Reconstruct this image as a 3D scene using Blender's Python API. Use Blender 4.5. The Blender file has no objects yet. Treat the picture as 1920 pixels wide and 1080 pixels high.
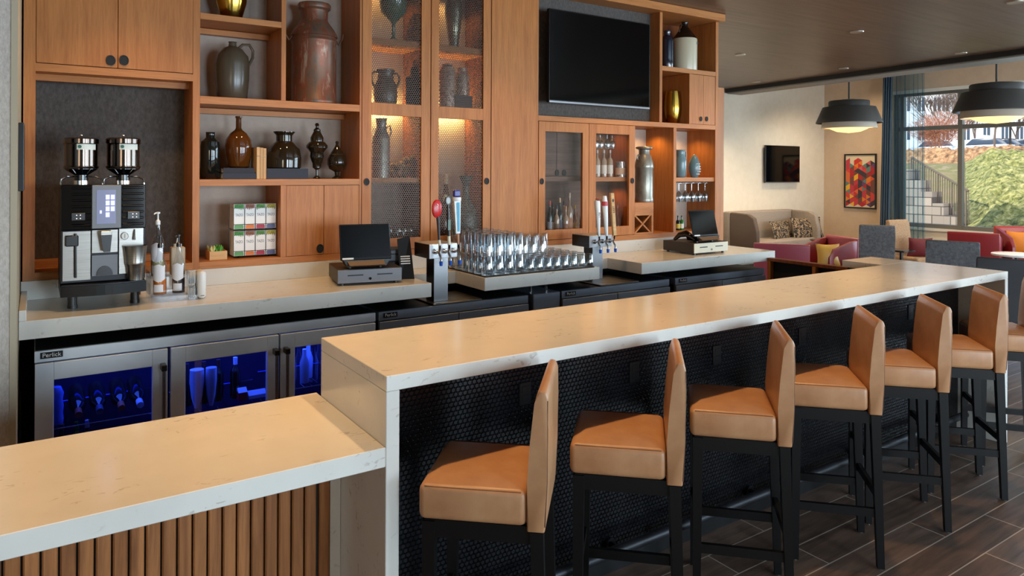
import bpy, bmesh, math, random
from mathutils import Vector, Matrix, Euler
C = bpy.context.scene.collection
SC = bpy.context.scene
PI = math.pi
rad = math.radians
random.seed(7)

# ---------------------------------------------------------------- camera
YAW = rad(56.2408); ROLL = rad(.2734); FPX = 1337.42; CY = 318.19; CAMH = 1.6902
CF = Vector((math.cos(YAW), math.sin(YAW), 0)); CR = Vector((math.sin(YAW), -math.cos(YAW), 0)); CU = Vector((0, 0, 1))
R2 = CR*math.cos(ROLL) + CU*math.sin(ROLL); U2 = -CR*math.sin(ROLL) + CU*math.cos(ROLL)
cam_d = bpy.data.cameras.new('camera'); cam = bpy.data.objects.new('camera', cam_d); C.objects.link(cam)
cam_d.sensor_width = 36; cam_d.lens = FPX/1920*36; cam_d.shift_y = -(540-CY)/1920; cam_d.clip_end = 300; cam_d.clip_start = .05
M = Matrix((R2, U2, -CF)).transposed().to_4x4(); M.translation = Vector((0, 0, CAMH)); cam.matrix_world = M
SC.camera = cam

# ---------------------------------------------------------------- world, sun, daylight, exposure
SC.view_settings.view_transform = 'Standard'; SC.view_settings.look = 'None'
SC.view_settings.exposure = 0.28; SC.view_settings.gamma = 1; SC.view_settings.use_curve_mapping = False
SC.cycles.max_bounces = 8; SC.cycles.transparent_max_bounces = 24; SC.cycles.caustics_reflective = False
SC.cycles.caustics_refractive = False; SC.cycles.sample_clamp_indirect = 4; SC.cycles.diffuse_bounces = 4; SC.cycles.use_denoising = True
W = bpy.data.worlds.new('sky'); SC.world = W; W.use_nodes = True
wn = W.node_tree.nodes; wl = W.node_tree.links
sky = wn.new('ShaderNodeTexSky'); sky.sky_type = 'NISHITA'; sky.sun_disc = False; sky.sun_elevation = rad(32); sky.sun_rotation = rad(200)
wn['Background'].inputs['Strength'].default_value = .32
wl.new(sky.outputs[0], wn['Background'].inputs['Color'])

def light(name, kind, loc, energy, color, **k):
    d = bpy.data.lights.new(name, kind); d.energy = energy; d.color = color
    o = bpy.data.objects.new(name, d); C.objects.link(o); o.location = loc
    rot = k.pop('rot', None); aim = k.pop('aim', None)
    for a, b in k.items(): setattr(d, a, b)
    if rot: o.rotation_euler = rot
    if aim: o.rotation_euler = (Vector(aim)-Vector(loc)).to_track_quat('-Z', 'Y').to_euler()
    return o
SUN = light('sun', 'SUN', (0, 0, 20), 3.6, (1, .93, .82), angle=rad(.6), aim=(14, -5.5, 10.5))
DAY = (.63, .82, 1.0)
for wx in (5.3, 8.3):      # area lamps as daylight at unseen windows of the front wall
    light('window_daylight', 'AREA', (wx, -4.78, 1.3), 235, DAY, shape='RECTANGLE', size=2.5, size_y=2.3, rot=(rad(90), 0, 0))
light('window_daylight', 'AREA', (-2.9, -4.78, 1.3), 30, DAY, shape='RECTANGLE', size=1.9, size_y=2.3, rot=(rad(90), 0, 0))  # added lamp at an unseen window, weak fill from the left
light('window_daylight', 'AREA', (2.3, -4.78, 1.3), 200, DAY, shape='RECTANGLE', size=1.4, size_y=2.3, rot=(rad(90), 0, 0))  # added lamp at an unseen window, frontal fill for the back counter
light('window_daylight', 'AREA', (13.32, .3, 1.9), 520, DAY, shape='RECTANGLE', size=6.6, size_y=2.4, rot=(rad(90), 0, rad(90)))  # added lamp at the unseen right-wall window, brightens ceiling and bar end
WARM = (1.0, .60, .27)
for (x, y, e) in ((-.35, 2.3, 70), (.6, 2.3, 75), (1.5, 2.3, 75), (2.5, 2.3, 70), (3.5, 2.3, 70), (4.4, 2.3, 45)):   # downlights above the bar top
    light('bar_downlight_beam', 'SPOT', (x, y, 3.09), e, WARM, spot_size=rad(62), spot_blend=.7, shadow_soft_size=.05)
for (x, y, e) in ((.45, 3.75, 40), (1.5, 3.75, 44), (2.75, 3.7, 30), (4.0, 3.75, 44), (5.0, 3.75, 30)):                        # downlights grazing the shelving
    light('wall_downlight_beam', 'SPOT', (x, y, 3.09), e, WARM, spot_size=rad(95), spot_blend=.8, shadow_soft_size=.05)

for (x, y, e) in ((7.6, 7.3, 125), (9.6, 7.3, 140), (11.6, 7.0, 100), (11.2, 4.6, 60), (12.2, 7.2, 55)):     # added fill spots brightening the cream and tan lounge walls
    light('lounge_downlight_beam', 'SPOT', (x, y, 3.08 if x < 9.9 else 3.70), e, (1, .80, .56), spot_size=rad(120), spot_blend=.8, shadow_soft_size=.06)

# ---------------------------------------------------------------- image point -> place on a known plane
def ray(u, v): return CF + R2*((u-960)/FPX) + U2*((CY-v)/FPX)
def onY(u, v, Y): d = ray(u, v); return Vector((0, 0, CAMH)) + d*(Y/d.y)
def onX(u, v, X): d = ray(u, v); return Vector((0, 0, CAMH)) + d*(X/d.x)
def onZ(u, v, Z): d = ray(u, v); return Vector((0, 0, CAMH)) + d*((Z-CAMH)/d.z)
def XY(u, Y): return onY(u, 300, Y).x
def depth(p): return (Vector(p)-Vector((0, 0, CAMH))).dot(CF)

# ---------------------------------------------------------------- materials
def s2l(c): return tuple(((x/255)/12.92 if x/255 <= .04045 else ((x/255+.055)/1.055)**2.4) for x in c)
MATS = {}
def mat(name, col=(200, 200, 200), rough=.5, metal=0, lin=None, emit=None, estr=0, spec=None, coat=0, trans=0, alpha=1, bump=None, sheen=0):
    if name in MATS: return MATS[name]
    m = bpy.data.materials.new(name); m.use_nodes = True; b = m.node_tree.nodes['Principled BSDF']
    c = lin if lin else s2l(col)
    b.inputs['Base Color'].default_value = (*c, 1); b.inputs['Roughness'].default_value = rough; b.inputs['Metallic'].default_value = metal
    if spec is not None: b.inputs['Specular IOR Level'].default_value = spec
    if coat: b.inputs['Coat Weight'].default_value = coat; b.inputs['Coat Roughness'].default_value = .08
    if trans: b.inputs['Transmission Weight'].default_value = trans
    if sheen: b.inputs['Sheen Weight'].default_value = sheen
    if emit: b.inputs['Emission Color'].default_value = (*s2l(emit), 1); b.inputs['Emission Strength'].default_value = estr
    if bump: add_bump(m, *bump)
    MATS[name] = m; return m
def N(m, t): return m.node_tree.nodes.new(t)
def L(m, a, b): m.node_tree.links.new(a, b)
def coords(m, scale=(1, 1, 1), kind='Object', loc=(0, 0, 0), rot=(0, 0, 0)):
    tc = N(m, 'ShaderNodeTexCoord'); mp = N(m, 'ShaderNodeMapping'); mp.inputs['Scale'].default_value = scale; mp.inputs['Location'].default_value = loc
    mp.inputs['Rotation'].default_value = rot
    L(m, tc.outputs[kind], mp.inputs['Vector']); return mp.outputs[0]
def noise(m, vec, scale, detail=3, rough=.55, dist=0):
    n = N(m, 'ShaderNodeTexNoise'); n.inputs['Scale'].default_value = scale; n.inputs['Detail'].default_value = detail
    n.inputs['Roughness'].default_value = rough; n.inputs['Distortion'].default_value = dist; L(m, vec, n.inputs['Vector']); return n.outputs['Fac']
def ramp(m, fac, stops):
    r = N(m, 'ShaderNodeValToRGB'); e = r.color_ramp.elements
    while len(e) < len(stops): e.new(.5)
    for i, (p, c) in enumerate(stops): e[i].position = p; e[i].color = (*(s2l(c) if max(c) > 1 else c), 1)
    L(m, fac, r.inputs[0]); return r.outputs[0]
def bsdf(m): return m.node_tree.nodes['Principled BSDF']
def bumpn(m, h, strength, dist=.01):
    b = N(m, 'ShaderNodeBump'); b.inputs['Strength'].default_value = strength; b.inputs['Distance'].default_value = dist
    L(m, h, b.inputs['Height']); L(m, b.outputs[0], bsdf(m).inputs['Normal'])
def add_bump(m, scale, strength, dist=.01, sc=(1, 1, 1)):
    bumpn(m, noise(m, coords(m, sc), scale), strength, dist)
def mixc(m, fac, a, b, mode='MIX'):
    x = N(m, 'ShaderNodeMix'); x.data_type = 'RGBA'; x.blend_type = mode
    if hasattr(fac, 'links'): L(m, fac, x.inputs[0])
    else: x.inputs[0].default_value = fac
    for i, v in ((6, a), (7, b)):
        if hasattr(v, 'links'): L(m, v, x.inputs[i])
        else: x.inputs[i].default_value = (*(s2l(v) if max(v) > 1 else v), 1)
    return x.outputs[2]
def mathn(m, op, a, b=None, c=None):
    x = N(m, 'ShaderNodeMath'); x.operation = op
    for i, v in enumerate((a, b, c)):
        if v is None: continue
        if hasattr(v, 'links'): L(m, v, x.inputs[i])
        else: x.inputs[i].default_value = v
    return x.outputs[0]

def wood(name, c1, c2, grain='z', rough=.42, scale=1.0, dark=None):
    m = mat(name, c1, rough, spec=.28)
    s = {'z': (26, 26, 1.6), 'x': (1.6, 26, 26), 'y': (26, 1.6, 26)}[grain]
    v = coords(m, tuple(a*scale for a in s)); f = noise(m, v, 1.0, 6, .62, .6)
    v2 = coords(m, tuple(a*scale*5 for a in s)); g = noise(m, v2, 1.0, 3, .6)
    base = ramp(m, f, [(.30, c2), (.62, c1)])
    fin = ramp(m, g, [(.34, (.74, .72, .70)), (.58, (1, 1, 1))])
    L(m, mixc(m, .55, base, fin, 'MULTIPLY'), bsdf(m).inputs['Base Color']); bumpn(m, g, .12, .002)
    return m
OAK = wood('oak_vertical', (192, 124, 66), (170, 103, 51), 'z')
OAKH = wood('oak_horizontal', (196, 129, 72), (173, 108, 55), 'x')
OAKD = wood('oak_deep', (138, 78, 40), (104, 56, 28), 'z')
SLAT = wood('walnut_slat', (172, 114, 68), (112, 68, 38), 'z', .45, .8)
PALEWOOD = wood('pale_wood', (226, 184, 128), (200, 154, 100), 'x', .5)
BROWNDRAWER = wood('brown_veneer', (116, 90, 78), (92, 70, 60), 'x', .5)

# quartz
QZ = mat('quartz', (226, 222, 212), .16, spec=.5)
v = coords(QZ, (1, 1, 1)); a = noise(QZ, coords(QZ, (.6, 1.3, 1)), 34, 3, .55, 1.2); b = noise(QZ, v, 5, 3, .6)
fl = ramp(QZ, a, [(.60, (0, 0, 0)), (.66, (1, 1, 1))]); msk = ramp(QZ, b, [(.50, (0, 0, 0)), (.60, (1, 1, 1))])
fm = mathn(QZ, 'MULTIPLY', fl, msk); cl = noise(QZ, v, 9, 3, .5); basec = ramp(QZ, cl, [(.3, (216, 213, 205)), (.7, (221, 218, 210))])
L(QZ, mixc(QZ, mathn(QZ, 'MULTIPLY', fm, .45), basec, (140, 120, 100)), bsdf(QZ).inputs['Base Color'])

# floor planks
FL = mat('plank_tile', (110, 90, 72), .42)
br = N(FL, 'ShaderNodeTexBrick'); L(FL, coords(FL, (1, 1, 1), loc=(.3, .025, 0)), br.inputs['Vector'])
br.inputs['Scale'].default_value = 1; br.inputs['Brick Width'].default_value = 1.05; br.inputs['Row Height'].default_value = .165
br.inputs['Mortar Size'].default_value = .0028; br.inputs['Mortar Smooth'].default_value = .1; br.offset = .37; br.inputs['Bias'].default_value = 0
br.inputs['Color1'].default_value = (*s2l((160, 132, 112)), 1); br.inputs['Color2'].default_value = (*s2l((128, 103, 86)), 1); br.inputs['Mortar'].default_value = (*s2l((168, 156, 142)), 1)
g = noise(FL, coords(FL, (1.5, 18, 1)), 1.6, 6, .65, .5); gr = ramp(FL, g, [(.3, (.55, .5, .48)), (.7, (1.1, 1.05, 1.0))])
x1 = mixc(FL, .8, br.outputs['Color'], gr, 'MULTIPLY'); L(FL, mixc(FL, br.outputs['Fac'], x1, (172, 160, 146)), bsdf(FL).inputs['Base Color'])

# woven wallpapers / fabrics
def fabric(name, c1, c2, sc=90, rough=.9, bs=.25, aniso=(1, 1, 1)):
    m = mat(name, c1, rough, spec=.2); f = noise(m, coords(m, aniso), sc, 4, .7)
    L(m, ramp(m, f, [(.35, c2), (.65, c1)]), bsdf(m).inputs['Base Color']); bumpn(m, f, bs, .004); return m
PAPER = fabric('woven_wallpaper', (206, 199, 190), (182, 173, 164), 120, aniso=(1, 1, .4))
CREAM = fabric('cream_wallpaper', (226, 214, 194), (220, 207, 186), 6, bs=.0)
TAN = fabric('tan_wallpaper', (214, 188, 160), (208, 181, 152), 6, bs=.0)
CHAR = fabric('charcoal_fabric', (100, 93, 88), (80, 74, 70), 70, aniso=(1, 1, .5))
TAUPE = fabric('taupe_panel', (188, 172, 160), (180, 164, 152), 20, bs=.05)
GREYF = fabric('grey_upholstery', (112, 112, 114), (84, 85, 90), 30)
TAUPEF = fabric('taupe_upholstery', (156, 144, 132), (138, 127, 116), 60)
BEIGEF = fabric('beige_upholstery', (170, 142, 112), (140, 114, 88), 60)
REDL = mat('oxblood_leather', (122, 30, 36), .38); PINKL = mat('rose_leather', (150, 62, 76), .4)
LEA = mat('tan_leather', (176, 124, 84), .38, spec=.45)
f = noise(LEA, coords(LEA), 7, 4, .6); L(LEA, ramp(LEA, f, [(.3, (170, 121, 83)), (.7, (193, 146, 106))]), bsdf(LEA).inputs['Base Color']); bumpn(LEA, noise(LEA, coords(LEA), 220, 2), .08, .002)
SEAM = mat('dark_seam', (104, 66, 42), .5)
BLACKW = mat('black_stained_wood', (9, 8, 8), .42, spec=.3, bump=(60, .1, .003, (1, 1, .1)))
# hex lattice helper
def lattice(m, vec2, pitch):
    """distance to the nearest dot of a hexagonal dot lattice, in units of pitch"""
    sx, sy = 1.0, 1.7320508; outs = []
    for off in ((0, 0), (.5, .8660254)):
        a = N(m, 'ShaderNodeVectorMath'); a.operation = 'MULTIPLY_ADD'; L(m, vec2, a.inputs[0]); a.inputs[1].default_value = (1/pitch,)*3; a.inputs[2].default_value = (off[0]+100, off[1]+100*sy, 0)
        w = N(m, 'ShaderNodeVectorMath'); w.operation = 'MODULO'; L(m, a.outputs[0], w.inputs[0]); w.inputs[1].default_value = (sx, sy, 1)
        s = N(m, 'ShaderNodeVectorMath'); s.operation = 'SUBTRACT'; L(m, w.outputs[0], s.inputs[0]); s.inputs[1].default_value = (.5, .8660254, 0)
        mu = N(m, 'ShaderNodeVectorMath'); mu.operation = 'MULTIPLY'; L(m, s.outputs[0], mu.inputs[0]); mu.inputs[1].default_value = (1, 1, 0)
        le = N(m, 'ShaderNodeVectorMath'); le.operation = 'LENGTH'; L(m, mu.outputs[0], le.inputs[0]); outs.append(le.outputs['Value'])
    return mathn(m, 'MINIMUM', outs[0], outs[1])
def xz(m):
    tc = N(m, 'ShaderNodeTexCoord'); sp = N(m, 'ShaderNodeSeparateXYZ'); cb = N(m, 'ShaderNodeCombineXYZ')
    L(m, tc.outputs['Object'], sp.inputs[0]); L(m, sp.outputs[0], cb.inputs[0]); L(m, sp.outputs[2], cb.inputs[1]); return cb.outputs[0]
TILE = mat('black_hex_mosaic', (14, 14, 18), .25, spec=.4)
d = lattice(TILE, xz(TILE), .0195)
mr = N(TILE, 'ShaderNodeMapRange'); mr.inputs[1].default_value = .36; mr.inputs[2].default_value = .52; mr.inputs[3].default_value = 1; mr.inputs[4].default_value = 0; L(TILE, d, mr.inputs[0])
bumpn(TILE, mr.outputs[0], 1.0, .006); L(TILE, mixc(TILE, mr.outputs[0], (3, 3, 4), (15, 16, 21)), bsdf(TILE).inputs['Base Color'])
MESH = bpy.data.materials.new('woven_wire_mesh'); MESH.use_nodes = True; MATS['woven_wire_mesh'] = MESH
pb = bsdf(MESH); pb.inputs['Base Color'].default_value = (*s2l((70, 52, 40)), 1); pb.inputs['Metallic'].default_value = .4; pb.inputs['Roughness'].default_value = .4
d = lattice(MESH, xz(MESH), .0145); al = mathn(MESH, 'GREATER_THAN', d, .388); L(MESH, al, pb.inputs['Alpha'])

# metals, plastics
STEEL = mat('brushed_steel', (176, 176, 174), .3, 1); v = coords(STEEL, (2, 2, 260)); f = noise(STEEL, v, 3, 2)
L(STEEL, ramp(STEEL, f, [(.3, (128, 124, 118)), (.7, (160, 155, 148))]), bsdf(STEEL).inputs['Base Color'])
COOLST = mat('cooler_steel', (132, 136, 142), .45, .25); f = noise(COOLST, coords(COOLST, (1.5, 1.5, 1.5)), 2.2, 3); L(COOLST, ramp(COOLST, f, [(.35, (206, 216, 226)), (.65, (232, 238, 244))]), bsdf(COOLST).inputs['Base Color'])
DSTEEL = mat('dark_steel', (40, 41, 45), .45, .4)
CHROME = mat('chrome', (220, 220, 220), .08, 1)
BLACKP = mat('black_plastic', (16, 16, 17), .3); BLACKG = mat('black_gloss', (6, 6, 8), .08, spec=.6); MATTEB = mat('matte_black', (20, 20, 20), .7)
DGREY = mat('dark_grey_plastic', (62, 64, 68), .4); WHITEP = mat('white_plastic', (235, 235, 232), .35); GREYP = mat('grey_plastic', (120, 122, 128), .4)
GOLD = mat('gold_metal', (196, 160, 70), .18, 1); PAPERW = mat('white_paper', (238, 236, 230), .7)
BLUEP = mat('blue_plastic', (20, 84, 190), .4); REDP = mat('red_enamel', (206, 40, 40), .25)
SCREENB = mat('screen_black', (4, 4, 5), .07, spec=.3)
def glassmat(name, tint, refl=.12, rough=.03, fac=.55):
    m = bpy.data.materials.new(name); m.use_nodes = True; nt = m.node_tree; nt.nodes.remove(bsdf(m)); out = nt.nodes['Material Output']
    t = N(m, 'ShaderNodeBsdfTransparent'); t.inputs[0].default_value = (*tint, 1); g = N(m, 'ShaderNodeBsdfGlossy'); g.inputs['Roughness'].default_value = rough; g.inputs[0].default_value = (1, 1, 1, 1)
    fr = N(m, 'ShaderNodeLayerWeight'); fr.inputs[0].default_value = .35
    k = mathn(m, 'MULTIPLY_ADD', fr.outputs['Facing'], fac, refl); k = mathn(m, 'MINIMUM', k, .9)
    x = N(m, 'ShaderNodeMixShader'); L(m, k, x.inputs[0]); L(m, t.outputs[0], x.inputs[1]); L(m, g.outputs[0], x.inputs[2]); L(m, x.outputs[0], out.inputs[0])
    MATS[name] = m; return m
CLEAR = glassmat('clear_glass', (.84, .88, .90), .13, .08, .7)
PANE = glassmat('window_pane', (.97, .985, .99), .0, .02, .1); 
CABPANE = glassmat('cabinet_pane', (.95, .95, .95), .01, .01, .12)
COOLPANE = glassmat('cooler_pane', (.62, .68, .85), .06, .02)
ACRYL = glassmat('acrylic', (.92, .94, .96), .04, .03, .35)
AMBER = mat('amber_glass', (84, 46, 14), .05, spec=.5); OLIVEG = mat('smoked_glass', (40, 30, 18), .06, spec=.5); DARKG = mat('dark_bottle_glass', (20, 22, 20), .05, spec=.5)
NAVYG = mat('navy_glass', (18, 26, 44), .08, spec=.8)
STONE = mat('grey_stoneware', (84, 74, 60), .26, spec=.6, bump=(6, .1, .01))
CERAM = mat('teal_ceramic', (98, 128, 136), .25, spec=.6)
def texmat(name, stops, scale, rough=.5, metal=0, aniso=(1, 1, 1), bs=.2):
    m = mat(name, (128, 128, 128), rough, metal); f = noise(m, coords(m, aniso), scale, 6, .68, .4); L(m, ramp(m, f, stops), bsdf(m).inputs['Base Color']); bumpn(m, f, bs, .004); return m
RUST = texmat('rusted_tin', [(.32, (86, 84, 80)), (.45, (120, 92, 74)), (.56, (132, 74, 52)), (.68, (168, 150, 130))], 15, .42, .4, (1, 1, .28))
TIN = texmat('galvanised_tin', [(.3, (112, 110, 102)), (.5, (150, 148, 138)), (.7, (120, 108, 92))], 12, .35, .6, (1, 1, .5))

# ---------------------------------------------------------------- mesh building
class MB:
    def __init__(s): s.bm = bmesh.new()
    def _new(s, vs, fs):
        v = [s.bm.verts.new(p) for p in vs]; out = []
        for f in fs:
            try: out.append(s.bm.faces.new([v[i] for i in f]))
            except ValueError: pass
        return v, out
    def box(s, x0, x1, y0, y1, z0, z1, bev=0, seg=1):
        return s.hexa([(x0, y0, z0), (x1, y0, z0), (x1, y1, z0), (x0, y1, z0), (x0, y0, z1), (x1, y0, z1), (x1, y1, z1), (x0, y1, z1)], bev, seg)
    def hexa(s, p, bev=0, seg=1):
        v, f = s._new(p, [(3, 2, 1, 0), (4, 5, 6, 7), (0, 1, 5, 4), (1, 2, 6, 5), (2, 3, 7, 6), (3, 0, 4, 7)])
        if bev:
            es = list({e for q in f for e in q.edges}); bmesh.ops.bevel(s.bm, geom=es, offset=bev, segments=seg, affect='EDGES', profile=.5, clamp_overlap=True)
        return s
    def frust(s, p0, a0, p1, a1):
        (x, y, z), (X, Y, Z) = p0, p1; b0 = a0 if isinstance(a0, tuple) else (a0, a0); b1 = a1 if isinstance(a1, tuple) else (a1, a1)
        q = lambda x, y, z, a: [(x-a[0], y-a[1], z), (x+a[0], y-a[1], z), (x+a[0], y+a[1], z), (x-a[0], y+a[1], z)]
        return s.hexa(q(x, y, z, b0)+q(X, Y, Z, b1))
    def lathe(s, prof, c=(0, 0, 0), seg=28, axis='z', ez=1, cap=True, squash=1):
        rings = []
        for r, h in prof:
            ring = []
            for i in range(seg):
                a = 2*PI*i/seg; x, y = r*math.cos(a), r*math.sin(a)*squash
                p = (x, y, h) if axis == 'z' else ((x, h, y*ez) if axis == 'y' else (h, x, y*ez))
                ring.append(s.bm.verts.new((c[0]+p[0], c[1]+p[1], c[2]+p[2])))
            rings.append(ring)
        for a, b in zip(rings, rings[1:]):
            for i in range(seg):
                j = (i+1) % seg
                try: s.bm.faces.new((a[i], a[j], b[j], b[i]))
                except ValueError: pass
        if cap:
            for r, ring in ((prof[0][0], rings[0]), (prof[-1][0], rings[-1])):
                if r > 1e-4:
                    try: s.bm.faces.new(ring)
                    except ValueError: pass
        return s
    def tube(s, pts, r, seg=8, closed=False, radii=None):
        pts = [Vector(p) for p in pts]; n = len(pts); rings = []; up = None
        for i, p in enumerate(pts):
            a = pts[(i-1) % n] if (closed or i) else p; b = pts[(i+1) % n] if (closed or i < n-1) else p
            t = (b-a).normalized()
            if up is None: up = Vector((0, 0, 1)) if abs(t.z) < .9 else Vector((1, 0, 0))
            u = (up - t*up.dot(t)).normalized(); w = t.cross(u); up = u; rr = radii[i] if radii else r
            rings.append([s.bm.verts.new(p + (u*math.cos(2*PI*k/seg) + w*math.sin(2*PI*k/seg))*rr) for k in range(seg)])
        prs = list(zip(rings, rings[1:])) + ([(rings[-1], rings[0])] if closed else [])
        for a, b in prs:
            for i in range(seg):
                j = (i+1) % seg; s.bm.faces.new((a[i], a[j], b[j], b[i]))
        if not closed:
            s.bm.faces.new(rings[0]); s.bm.faces.new(rings[-1][::-1])
        return s
    def prism(s, poly, a, b, plane='yz', bev=0, seg=1):
        """extrude a 2D outline between a and b along the remaining axis"""
        f = {'yz': lambda p, t: (t, p[0], p[1]), 'xz': lambda p, t: (p[0], t, p[1]), 'xy': lambda p, t: (p[0], p[1], t)}[plane]
        n = len(poly); v, fs = s._new([f(p, a) for p in poly]+[f(p, b) for p in poly], [tuple(range(n))[::-1], tuple(range(n, 2*n))]+[(i, (i+1) % n, n+(i+1) % n, n+i) for i in range(n)])
        if bev:
            es = list({e for q in fs for e in q.edges}); bmesh.ops.bevel(s.bm, geom=es, offset=bev, segments=seg, affect='EDGES', profile=.5, clamp_overlap=True)
        return s
    def sphere(s, c, r, seg=14, sc=(1, 1, 1)):
        m = Matrix.Translation(c) @ Matrix.Diagonal((*[r*k for k in sc], 1)); bmesh.ops.create_uvsphere(s.bm, u_segments=seg, v_segments=max(6, seg//2), radius=1, matrix=m); return s
    def xform(s, M): bmesh.ops.transform(s.bm, matrix=M, verts=s.bm.verts); return s
    def build(s, name, m, parent=None, smooth=False, world=True, origin=None, sub=0):
        bmesh.ops.recalc_face_normals(s.bm, faces=s.bm.faces)
        off = Vector((0, 0, 0))
        if parent is not None and world:
            q = parent
            while q is not None: off += q.location; q = q.parent
        elif origin is not None: off = Vector(origin)
        if off.length: bmesh.ops.translate(s.bm, vec=-off, verts=s.bm.verts)
        me = bpy.data.meshes.new(name); s.bm.to_mesh(me); s.bm.free(); me.materials.append(m)
        if smooth:
            for p in me.polygons: p.use_smooth = True
            me.set_sharp_from_angle(angle=rad(38))
        o = bpy.data.objects.new(name, me); C.objects.link(o)
        if parent is not None: o.parent = parent
        elif origin is not None: o.location = origin
        if sub: md = o.modifiers.new('s', 'SUBSURF'); md.levels = sub; md.render_levels = sub
        return o
def thing(name, label, cat, loc=(0, 0, 0), rz=0, group=None):
    o = bpy.data.objects.new(name, None); C.objects.link(o); o.location = loc; o.rotation_euler = (0, 0, rz); o['label'] = label; o['category'] = cat
    if group: o['group'] = group
    o.empty_display_size = .1; return o
def tag(o, label, cat, group=None):
    o['label'] = label; o['category'] = cat
    if group: o['group'] = group
    return o
def struct(o): o['kind'] = 'structure'; return o
def copy_tree(o, parent=None):
    c = o.copy(); C.objects.link(c); c.parent = parent
    for ch in list(o.children): copy_tree(ch, c)
    return c
def dup(o, loc, rz=None, label=None, group=None):
    c = copy_tree(o); c.location = loc
    if rz is not None: c.rotation_euler = (0, 0, rz)
    if label: c['label'] = label
    if group: c['group'] = group
    return c
def text(s, size, loc, m, parent, name='lettering', rot=(PI/2, 0, 0), ex=.0006, align='CENTER', sx=1):
    cu = bpy.data.curves.new(name, 'FONT'); cu.body = s; cu.size = size; cu.extrude = ex; cu.align_x = align; cu.align_y = 'CENTER'
    tmp = bpy.data.objects.new(name, cu); me = bpy.data.meshes.new_from_object(tmp); bpy.data.objects.remove(tmp); me.name = name
    o = bpy.data.objects.new(name, me); C.objects.link(o); me.materials.clear(); me.materials.append(m); off = Vector((0, 0, 0)); q = parent
    while q is not None: off += q.location; q = q.parent
    o.location = Vector(loc)-off; o.rotation_euler = rot; o.parent = parent; o.scale = (sx, 1, 1); return o
# ================================================================ ROOM SHELL
CZ = 3.118; YA = 8.35; XB = 13.05
def slab(name, m, *a, kind=True, **k):
    mb = MB()
    if isinstance(a[0], (tuple, list)):
        for q in a: mb.box(*q)
    else: mb.box(*a)
    return struct(mb.build(name, m, **k))
slab('floor', FL, -4.2, XB+.3, -4.9, YA+.3, -.12, 0)
CEIL = mat('dark_wood_ceiling', (82, 62, 48), .38); g = noise(CEIL, coords(CEIL, (.5, 9, 1)), 2.2, 6, .65, .5)
L(CEIL, ramp(CEIL, g, [(.3, (92, 71, 54)), (.7, (124, 99, 78))]), bsdf(CEIL).inputs['Base Color'])
mb = MB(); mb.prism([(-4.2, -4.9), (8.45, -4.9), (9.46, 3.3), (10.1, 8.3), (10.1, YA+.3), (-4.2, YA+.3)], CZ, CZ+.12, 'xy'); struct(mb.build('ceiling', CEIL))
WH = mat('warm_white_paint', (214, 204, 188), .8)
slab('ceiling', WH, 8.3, XB+.3, -4.9, YA+.3, 3.75, 3.87)
slab('trim_0', WH, 8.3, 8.42, -4.9, YA+.3, CZ+.12, 3.75)
mb = MB(); mb.hexa([(8.44, -4.9, 3.055), (8.9, -4.9, 3.055), (10.45, YA-.03, 3.055), (10.05, YA-.03, 3.055), (8.44, -4.9, 3.116), (8.9, -4.9, 3.24), (10.45, YA-.03, 3.24), (10.05, YA-.03, 3.116)])
DKTRIM = mat('black_trim', (26, 20, 17), .45); beam = mb.build('trim_1', DKTRIM); struct(beam)
mb = MB(); mb.hexa([(8.5, -4.88, 3.04), (8.92, -4.88, 3.04), (10.47, YA-.04, 3.04), (10.11, YA-.04, 3.04), (8.5, -4.88, 3.056), (8.92, -4.88, 3.056), (10.47, YA-.04, 3.056), (10.11, YA-.04, 3.056)])
struct(mb.build('trim_2', mat('grey_soffit', (150, 142, 130), .7)))
slab('wall_left', PAPER, -4.3, -4.2, -4.9, 3.56, 0, CZ)
# wing wall beside the shelving
mb = MB(); mb.box(-4.3, -.075, 3.48, 4.9, 0, CZ); struct(mb.build('wall_wing', PAPER))
slab('trim_3', mat('beige_corner_bead', (176, 164, 140), .6), -.082, -.060, 3.475, 4.9, 0, CZ)
slab('wall_back', TAUPE, -.06, 5.55, 4.79, 4.95, 0, CZ)
slab('wall_side', CREAM, 5.45, 5.55, 4.95, YA, 0, CZ)
p = onY(1357.5, 165, 4.80)
slab('trim_4', OAK, 5.46, p.x, 4.80, 4.97, 0, p.z)
slab('wall_lounge', CREAM, 5.45, XB+.3, YA, YA+.3, 0, 3.87)
# window wall
wy1 = onX(1674, 300, XB).y; wy0 = 4.0
slab('wall_right', TAN, (XB, XB+.25, wy1, YA, 0, 3.87), (XB, XB+.25, 3.7, wy0, 0, 3.87), (XB, XB+.25, -4.9, -3.1, 0, 3.87), (XB, XB+.25, -3.1, 3.7, 0, .66), (XB, XB+.25, -3.1, 3.7, 3.115, 3.87), (XB, XB+.25, wy0, wy1, 3.115, 3.87))
slab('wall_ledge', mat('cream_paint', (236, 230, 216), .7), XB-.012, XB+.25, wy0, wy1, 0, .659)  # low wall toned paler, strong window light put into its colour
slab('trim_6', mat('cream_paint'), XB-.02, XB, wy0, wy1, 3.09, 3.15)
SILL = mat('pale_sill', (232, 228, 218), .5); FRM = mat('bronze_window_frame', (120, 116, 108), .4, .3)
slab('trim_5', SILL, XB-.06, XB+.2, wy0, wy1, .66, .70)
ms = [onX(1688, 300, XB).y, onX(1797, 300, XB).y]
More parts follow.
